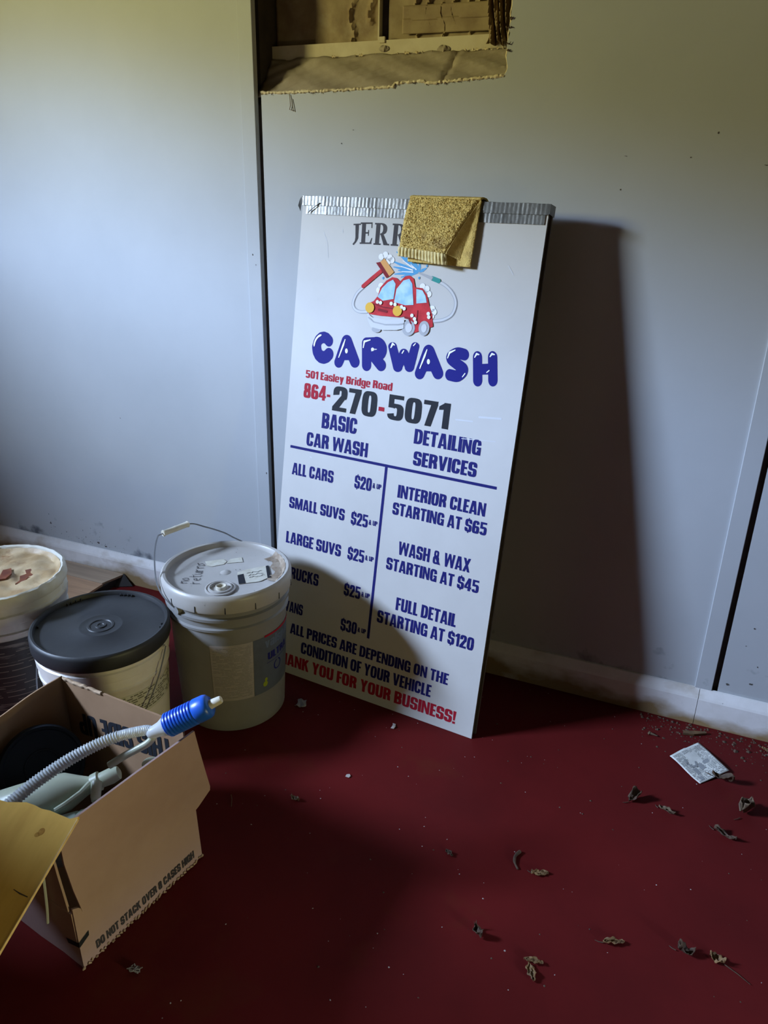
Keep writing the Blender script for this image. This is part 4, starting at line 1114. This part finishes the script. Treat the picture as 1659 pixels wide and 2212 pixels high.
obj('cap', along((0.002,0.004,0.163), (0.002,0.004,0.188), [(0,0.016),(0.1,0.017),(0.9,0.0165),(1,0.012)], 18), m_jug, b3, smooth=True)

# siphon pump: blue squeeze bellows, clear corrugated hose and straight suction tube
PB = (-0.80,-0.90,0.30)
pump = thing('siphon_pump', 'blue bellows siphon pump with clear corrugated hose poking out of the carton', 'hand pump', PB)
a0 = Vector(loc((-0.787,-0.884,0.3215), PB)); a1 = Vector(loc((-0.7165,-0.8455,0.3635), PB))
pf = [(-0.05,0.0155),(0.0,0.0185),(0.02,0.0205)]
nb = 9
for i in range(nb):
    t0 = 0.03+0.62*i/nb; dt = 0.62/nb
    pf += [(t0, 0.0195), (t0+dt*0.25, 0.0228), (t0+dt*0.75, 0.0228), (t0+dt*0.98, 0.0195)]
pf += [(0.67,0.0215),(0.70,0.0230),(0.90,0.0225),(0.96,0.0210),(1.0,0.0170),(1.005,0.001)]
obj('bellows', MB().tube([a0.lerp(a1, t) for t, r in pf], [r for t, r in pf], 36), m_blue, pump, smooth=True)
d_ = (a1-a0)
obj('tip', MB().tube([a0+d_*t for t in (0.98,1.0,1.10,1.22,1.25,1.26)], [0.0085,0.0088,0.0080,0.0074,0.0062,0.001], 18), m_cream, pump, smooth=True)
obj('collar', MB().tube([a0+d_*t for t in (-0.42,-0.38,-0.30,-0.14,-0.06,0.0)], [0.008,0.0105,0.0115,0.0135,0.0165,0.0185], 24), m_clear, pump, smooth=True)
hp = smooth_pts([tuple(a0+d_*(-0.30)), loc((-0.8278,-0.8999,0.309),PB), loc((-0.8777,-0.9302,0.296),PB), loc((-0.9200,-0.9800,0.279),PB), loc((-0.9542,-1.0362,0.257),PB), loc((-0.9680,-1.0720,0.244),PB), loc((-0.9760,-1.0940,0.236),PB)], 16)
hp2 = []
rad = []
# resample for the corrugation
Ls = [0.0]
for i in range(1, len(hp)): Ls.append(Ls[-1]+(Vector(hp[i])-Vector(hp[i-1])).length)
tot = Ls[-1]; N = int(tot/0.00075)
j = 0
for i in range(N+1):
    s = tot*i/N
    while j < len(Ls)-2 and Ls[j+1] < s: j += 1
    t = (s-Ls[j])/max(1e-9, Ls[j+1]-Ls[j])
    hp2.append(tuple(Vector(hp[j]).lerp(Vector(hp[j+1]), t)))
    amp = 0.0004 if s < 0.065 else 0.0011
    pitch = 0.0032 if s < 0.065 else 0.0052
    base = 0.0094 if s < 0.065 else 0.0098+0.0012*min(1, (s-0.065)/0.12)
    rad.append(base+amp*math.cos(2*math.pi*s/pitch))
obj('corrugated_hose', MB().tube(hp2, rad, 20), m_clear, pump, smooth=True)
obj('suction_tube', MB().tube(smooth_pts([tuple(a0+d_*(-0.25)+Vector((-0.002,-0.004,-0.008))), loc((-0.8150,-0.908,0.290),PB), loc((-0.850,-0.928,0.267),PB), loc((-0.875,-0.945,0.248),PB)],5), 0.0068, 14), m_jug, pump, smooth=True)

# ------------------------------------------------------------------ thin plywood sheet resting on the carton
A = Vector((-0.7805,-1.1123,0.3105))
f1 = Vector((-0.9890,-0.1360,-0.041)).normalized()
f2 = Vector((0.1543,-0.9470,-0.2836)); f2 = (f2-f1*f2.dot(f1)).normalized()
fn_ = f1.cross(f2).normalized()
if fn_.z < 0: fn_ = -fn_
prot = Matrix((f2, fn_.cross(f2), fn_)).transposed()     # x along the long edge, y across, z up
sgn = 1 if (fn_.cross(f2)).dot(f1) > 0 else -1
ply = thing('plywood_sheet', 'thin yellow plywood sheet propped on the near side of the carton', 'board', tuple(A), prot)
PL, PW, PT = 1.075, 0.40, 0.0045
def yy(a): return a*sgn
edge = [(0.0,0.0),(PL,0.0),(PL,PW),(-0.004,PW)] + [(-0.003+0.003*math.sin(i*1.3), PW-(PW-0.02)*(i+1)/24) for i in range(22)] + [(0.006,0.012)]
obj('sheet', MB().prism([(a, yy(b)) for a, b in edge], lambda a, b, d: (a, b, d), PT), m_ply, ply)
obj('sheet_edge', MB().prism([(0.004,yy(-0.0009)),(PL,yy(-0.0009)),(PL,yy(0.0004)),(0.004,yy(0.0004))], lambda a, b, d: (a, b, d), PT+0.0004), m_plyedge, ply)
mb = MB()
for p in stroke([(0.128,yy(0.006)),(0.126,yy(0.020)),(0.1225,yy(0.033))], [0.0007,0.0010,0.0005]): mb.poly([(a,b,PT+0.0004) for a, b in p])
obj('crack', mb, m_ply_mark, ply)
mb = MB()
for p in [circ((0.034,yy(0.045)),0.006,0.005,12), circ((0.040,yy(0.049)),0.004,0.004,10)]: mb.poly([(a,b,PT+0.0004) for a, b in p])
obj('knot_stain', mb, mat('resin_stain', (0.36,0.17,0.03), (0.48,0.26,0.05), 120, 0.7, spec=0.1), ply)

# unseen cartons added left of the plywood sheet to shade the near floor
for i, (z0, h, w, d, lab) in enumerate(((0.0,0.42,0.46,0.60,'large added carton left of the plywood sheet, shading the near floor'), (0.4205,0.40,0.42,0.54,'added carton on top of the large shading carton'))):
    cc = thing('shade_carton', lab, 'box', (-1.50,-1.60,z0), Matrix.Rotation(R(4-9*i), 3, 'Z'), 'cartons added left of the plywood sheet to shade the floor')
    obj('carton_body', MB().box(-w/2, w/2, -d/2, d/2, 0, h-0.004), m_cardout, cc, bevel=0.003)
    for sx in (-1, 1):
        obj('flap', MB().box(min(0.001*sx, sx*w/2), max(0.001*sx, sx*w/2), -d/2, d/2, h-0.004, h), m_cardout, cc)
    obj('packing_tape', MB().box(-0.024, 0.024, -d/2-0.0006, d/2+0.0006, h, h+0.0004), m_cream, cc)

# ------------------------------------------------------------------ laminate offcuts by the wall
lamA = thing('laminate_offcut', 'worn oak laminate flooring offcut lying against the baseboard behind the pails', 'flooring', (-1.64,-0.019,0.0))
def lamz(y): return 0.034+0.060*y      # tilts down away from the wall
for i, (ya, yb, m_, dx) in enumerate(((-0.001,-0.075,m_lamgrey,0.0), (-0.0765,-0.19,m_lam,-0.022), (-0.1915,-0.31,m_lam,-0.05))):
    def lf(a, b, d): return (a, b, max(0.001, lamz(b))-d+0.0)
    obj('plank', MB().prism([(-0.62,ya),(dx,ya),(dx-0.008-0.02*(i==0),yb),(-0.62,yb)], lf, 0.007), m_, lamA)
obj('underlay', MB().prism([(-0.6,-0.010),(-0.012,-0.010),(-0.04,-0.28),(-0.6,-0.28)], lambda a, b, d: (a, b, 0.0005+d*max(0.3,(lamz(b)-0.008)/0.02)), 0.02), m_tar, lamA)
tp = obj('underlay_scrap', MB().add([(-1.655,-0.058,0.002),(-1.640,-0.020,0.036),(-1.600,-0.030,0.003),(-1.654,-0.057,0.0),(-1.641,-0.019,0.034),(-1.601,-0.027,0.0)], [(0,2,1),(3,4,5),(0,1,4,3),(1,2,5,4),(2,0,3,5)]), m_tar)
tag(tp, 'black triangular scrap of underlay at the laminate corner', 'scrap')

# ------------------------------------------------------------------ litter on the floor
PP = [(0.0803,-0.1724),(0.1389,-0.0918),(0.2125,-0.1734),(0.1517,-0.2399)]
news = thing('newspaper_scrap', 'torn scrap of printed newspaper on the red floor near the baseboard', 'paper', (0.146,-0.168,0.0))
def npt(u, v, dz=0.0):
    x = (1-u)*(1-v)*PP[0][0]+u*(1-v)*PP[1][0]+u*v*PP[2][0]+(1-u)*v*PP[3][0]-0.146
    y = (1-u)*(1-v)*PP[0][1]+u*(1-v)*PP[1][1]+u*v*PP[2][1]+(1-u)*v*PP[3][1]+0.168
    zz = 0.0015+0.006*(0.5+0.5*math.sin(3.2*u+4.6*v+0.6))*(0.4+u*0.6)+0.004*math.sin(math.pi*v)*u
    x += 0.004*math.sin(5*v+1)*(1 if u > 0.5 else 0.4)
    return (x, y, zz+dz)
obj('sheet', MB().grid(lambda u, v: npt(u, v), 20, 20), m_news, news, smooth=True, solid=0.0004)
mb = MB(); q = random.Random(61)
def npoly(mb, u0, u1, v0, v1):
    mb.add([npt(u0,v0,0.0006), npt(u1,v0,0.0006), npt(u1,v1,0.0006), npt(u0,v1,0.0006)], [(0,1,2,3)])
for col, (c0, c1) in enumerate(((0.05,0.30),(0.34,0.62),(0.66,0.95))):
    v = 0.06
    while v < 0.95:
        if col == 1 and 0.15 < v < 0.5: v += 0.03; continue
        u = c0
        while u < c1:
            w = q.uniform(0.02,0.07)
            if q.random() < 0.8: npoly(mb, u, min(u+w, c1), v, v+0.014)
            u += w+0.012
        v += 0.034
st = obj('print', mb, m_ink, news); st['kind'] = 'stuff'
mb = MB()
for p in stroke([(0.30,0.24),(0.42,0.20),(0.54,0.26),(0.56,0.38),(0.46,0.44)], 0.028): mb.poly([npt(b, a, 0.0009) for a, b in p])
npoly(mb, 0.62,0.80,0.52,0.62); npoly(mb, 0.40,0.56,0.55,0.72); npoly(mb, 0.20,0.32,0.60,0.78); npoly(mb, 0.12,0.24,0.84,0.94)
obj('headline_print', mb, mat('grey_headline', (0.30,0.31,0.32), rough=0.8), news)

def leaf_mb(L, W, curl, fold, seed, twist=0.0):
    q = random.Random(seed)
    def fn(u, v):
        s = u-0.5
        w = W*math.sin(math.pi*(0.04+0.94*u))**0.75*(1+0.12*math.sin(13*u+seed))
        t = (v-0.5)*2
        bend = curl*s
        x = L*s*math.cos(bend*0.5)
        zz = 0.001+L*(1-math.cos(bend))*0.28+fold*W*abs(t)*(0.6+0.4*math.sin(6*u+seed))
        y = w*0.5*t*math.cos(fold*0.8)+0.15*L*twist*s*s
        zz += 0.0016*math.sin(9*u+5*t+seed)+0.0011*math.sin(21*u-9*t+2*seed)+0.0020
        y += 0.0016*math.sin(17*u+seed)*t
        return (x+q.uniform(-1,1)*0.0006, y+q.uniform(-1,1)*0.0006, max(0.0006, zz+q.uniform(0,1)*0.0006))
    return MB().grid(fn, 20, 8)
def litter_leaf(name, label, x, y, ang, L, W, m_, curl=1.2, fold=0.4, seed=1, stem=0.0, cat='leaf', z=0.0, twist=0.0, extra=None):
    t = thing(name, label, cat, (x, y, z), Matrix.Rotation(R(ang), 3, 'Z'), 'dry leaves on the red floor')
    obj('blade', leaf_mb(L, W, curl, fold, seed, twist), m_, t, smooth=True, solid=0.0007)
    if stem:
        obj('stem', MB().tube([(-L*0.46,0,0.0024),(-L*0.5-stem*0.5,0.002,0.0022),(-L*0.5-stem,0.006,0.0016)], [0.0009,0.0008,0.0005], 6), m_leafd, t)
    if extra: extra(t)
    return t
litter_leaf('dry_leaf', 'brown crumpled leaf lying across the edge of the newspaper scrap', 0.197,-0.212,-8, 0.052,0.020,m_leafd,1.8,0.8,3,0.012,z=0.006)
litter_leaf('dry_leaf', 'dark folded triangular leaf left of the grey curled leaf', 0.020,-0.350,55, 0.040,0.026,m_leafd,1.3,0.9,4,0.010)
litter_leaf('dry_leaf', 'thin grey curled leaf right of the dark triangular leaf', 0.0887,-0.3615,-14, 0.042,0.011,m_leafg,2.0,0.7,5,0.006)
litter_leaf('dry_leaf', 'large pale curled leaf at the right edge below the newspaper scrap', 0.247,-0.293,62, 0.056,0.036,m_leafg,3.2,1.0,6,0.012,twist=1.2,
            extra=lambda t: obj('curled_edge', MB().tube([(0.028,0.0,0.004),(0.024,0.010,0.014),(0.010,0.015,0.020),(-0.006,0.013,0.018),(-0.016,0.006,0.010)], [0.002,0.004,0.0055,0.004,0.002], 8), m_leafg, t, smooth=True))
litter_leaf('dry_leaf', 'narrow brown leaf below the large pale curled leaf', 0.205,-0.383,-20, 0.050,0.014,m_leafd,1.6,0.7,7,0.010)
litter_leaf('dry_leaf', 'single tan leaf lying flat near the middle right of the floor', -0.128,-0.634,20, 0.034,0.014,m_leaf,0.6,0.15,8,0.006)
litter_leaf('dry_leaf', 'dark crumpled leaf left of the forked leaf at the bottom', -0.2015,-0.8106,-48, 0.030,0.018,m_leafd,2.2,0.8,9)
litter_leaf('dry_leaf', 'forked tan leaf with two blades at the bottom of the floor', -0.0970,-0.8470,-62, 0.034,0.015,m_leaf,1.0,0.3,10,0.0,
            extra=lambda t: obj('blade', (lambda mb: (setattr(mb, 'v', [(-0.016+0.35*x-0.94*y*1.0-0.004, 0.010+0.94*x+0.35*y, z) for x, y, z in mb.v]), mb)[1])(leaf_mb(0.034,0.010,1.0,0.4,11)), m_leaf, t, smooth=True, solid=0.0007))
litter_leaf('dry_leaf', 'slim tan leaf with a bent tip right of the forked leaf', 0.0252,-0.7314,24, 0.040,0.012,m_leaf,1.1,0.5,12,0.012)
litter_leaf('dry_leaf', 'tangled dark leaf left of the leaf with a long stalk', 0.1442,-0.7010,5, 0.034,0.022,m_leafd,2.4,0.8,13,0.010)
litter_leaf('dry_leaf', 'pale tan leaf with a long stalk in the bottom right corner', 0.1957,-0.6929,160, 0.028,0.018,m_leaf,1.6,0.5,14,0.045)
litter_leaf('dry_leaf', 'small greyish leaf alone between the grey pail and the tan leaf', -0.6583,-0.6539,-10, 0.024,0.012,m_leafg,1.6,0.5,15)
litter_leaf('dry_leaf', 'tan leaf fragment against the baseboard at the right edge', 0.2944,-0.0540,-30, 0.024,0.009,m_leaf,0.8,0.3,16)
litter_leaf('dry_leaf', 'faint brown leaf fragment in the middle of the floor', -0.3055,-0.6593,-30, 0.020,0.009,m_leafd,0.8,0.3,17)
def single(name, mb, m_, label, cat, loc=(0,0,0), smooth=True, solid=0.0):
    o = obj(name, mb, m_, None, smooth, solid); o.location = loc
    return tag(o, label, cat)
single('twig', MB().tube(smooth_pts([(0.002,0.024,0.003),(-0.004,0.010,0.0035),(-0.002,-0.006,0.003),(0.008,-0.020,0.002)],4), [0.0035]*4+[0.003]*5+[0.002]*4, 8), m_leafd, 'short dark bent twig beside the flat tan leaf', 'twig', (-0.1777,-0.6218,0))
single('wood_chip', MB().prism([(-0.030,-0.004),(-0.004,-0.007),(0.028,-0.002),(0.030,0.004),(0.006,0.006),(-0.026,0.006)], lambda a, b, d: (a*0.93-b*0.35, a*0.35+b*0.93, 0.001+d+0.05*(a+0.03)*0.2), 0.005), mat('brown_wood', (0.16,0.09,0.035), (0.10,0.055,0.025), 60, 0.8), 'brown splinter of wood by the baseboard above the newspaper scrap', 'wood chip', (0.1321,-0.0595,0), smooth=False)
single('screw', MB().tube([(0.014,-0.002,0.0035),(-0.004,0.001,0.0042),(-0.0045,0.001,0.0042),(-0.008,0.0016,0.0046)], [0.0012,0.0032,0.0046,0.0044], 10), m_leafg, 'small grey screw lying left of the wood splinter', 'screw', (0.0345,-0.1067,0))
single('paint_chip', MB().prism([(-0.005,-0.004),(0.004,-0.005),(0.006,0.001),(0.001,0.006),(-0.005,0.003)], lambda a, b, d: (a, b, 0.0006+d+0.1*(a+0.005)), 0.0012), m_grit, 'white paint chip alone on the floor below the price board', 'chip', (-0.584,-0.5409,0), smooth=False)
single('pine_needle', MB().tube([(-0.010,0.014,0.0015),(0.0,0.002,0.003),(0.010,-0.016,0.0015)], 0.0007, 5), m_leafg, 'thin dry needle on the floor right of the carton', 'needle', (-0.7816,-0.7118,0))
q = random.Random(71)
mb = MB()
for k in range(16):
    p = [(q.uniform(-0.011,0.011), q.uniform(-0.007,0.007), q.uniform(0.001,0.008)) for _ in range(4)]
    mb.tube(smooth_pts(p,4), 0.0009, 5)
single('lint_tuft', mb, m_fluff, 'grey tuft of lint on the floor below the carton', 'lint', (-0.7131,-1.1108,0))
single('paper_shred', MB().grid(lambda u, v: (0.024*(u-0.5)+0.004*math.sin(5*v), 0.030*(v-0.5), 0.002+0.004*math.sin(5*u+3*v)**2), 8, 8), m_fluff, 'dull grey shred of paper between the grey pail and the price board', 'paper', (-0.805,-0.352,0), solid=0.0005)
single('paper_shred', MB().grid(lambda u, v: (0.008*(u-0.5)+0.002*math.sin(4*v), 0.018*(v-0.5), 0.0015+0.003*math.sin(4*v)**2), 4, 8), m_grit, 'tiny pale shred at the foot of the price board', 'paper', (-0.5557,-0.3378,0), solid=0.0005)
# uncountable grit: denser along the baseboard at the right
mb = MB()
def covered(x, y):
    if -1.25 < x < -0.68 and -1.20 < y < -0.78: return True
    return any(math.hypot(x-c_[0], y-c_[1]) < 0.17 for c_ in (GC, BC, OC))
def crumb(mb, x, y, r):
    if covered(x, y): return
    h = r*q.uniform(0.4,0.9)
    k = 5; a0_ = q.uniform(0,6)
    b = [(x+r*q.uniform(0.6,1.2)*math.cos(a0_+i*2*math.pi/k), y+r*q.uniform(0.6,1.2)*math.sin(a0_+i*2*math.pi/k), 0.0002) for i in range(k)]
    mb.add(b+[(x,y,h)], [(i,(i+1)%k,k) for i in range(k)])
for i in range(240): crumb(mb, q.uniform(-1.2,0.5), q.uniform(-1.3,-0.03), q.uniform(0.0006,0.0018))
g = obj('pale_grit', mb, m_grit)
tag(g, 'pale specks of grit scattered over the red floor', 'grit', kind='stuff')
mb = MB()
for i in range(320):
    x = q.uniform(0.0,0.42); crumb(mb, x, -0.022-abs(q.gauss(0,0.05)), abs(q.gauss(0.0012,0.0018))+0.0007)
for i in range(90): crumb(mb, q.uniform(-0.9,0.45), q.uniform(-1.25,-0.05), q.uniform(0.0008,0.0028))
g = obj('dark_crumbs', mb, m_leafd)
tag(g, 'dark leaf crumbs gathered along the baseboard', 'debris', kind='stuff')
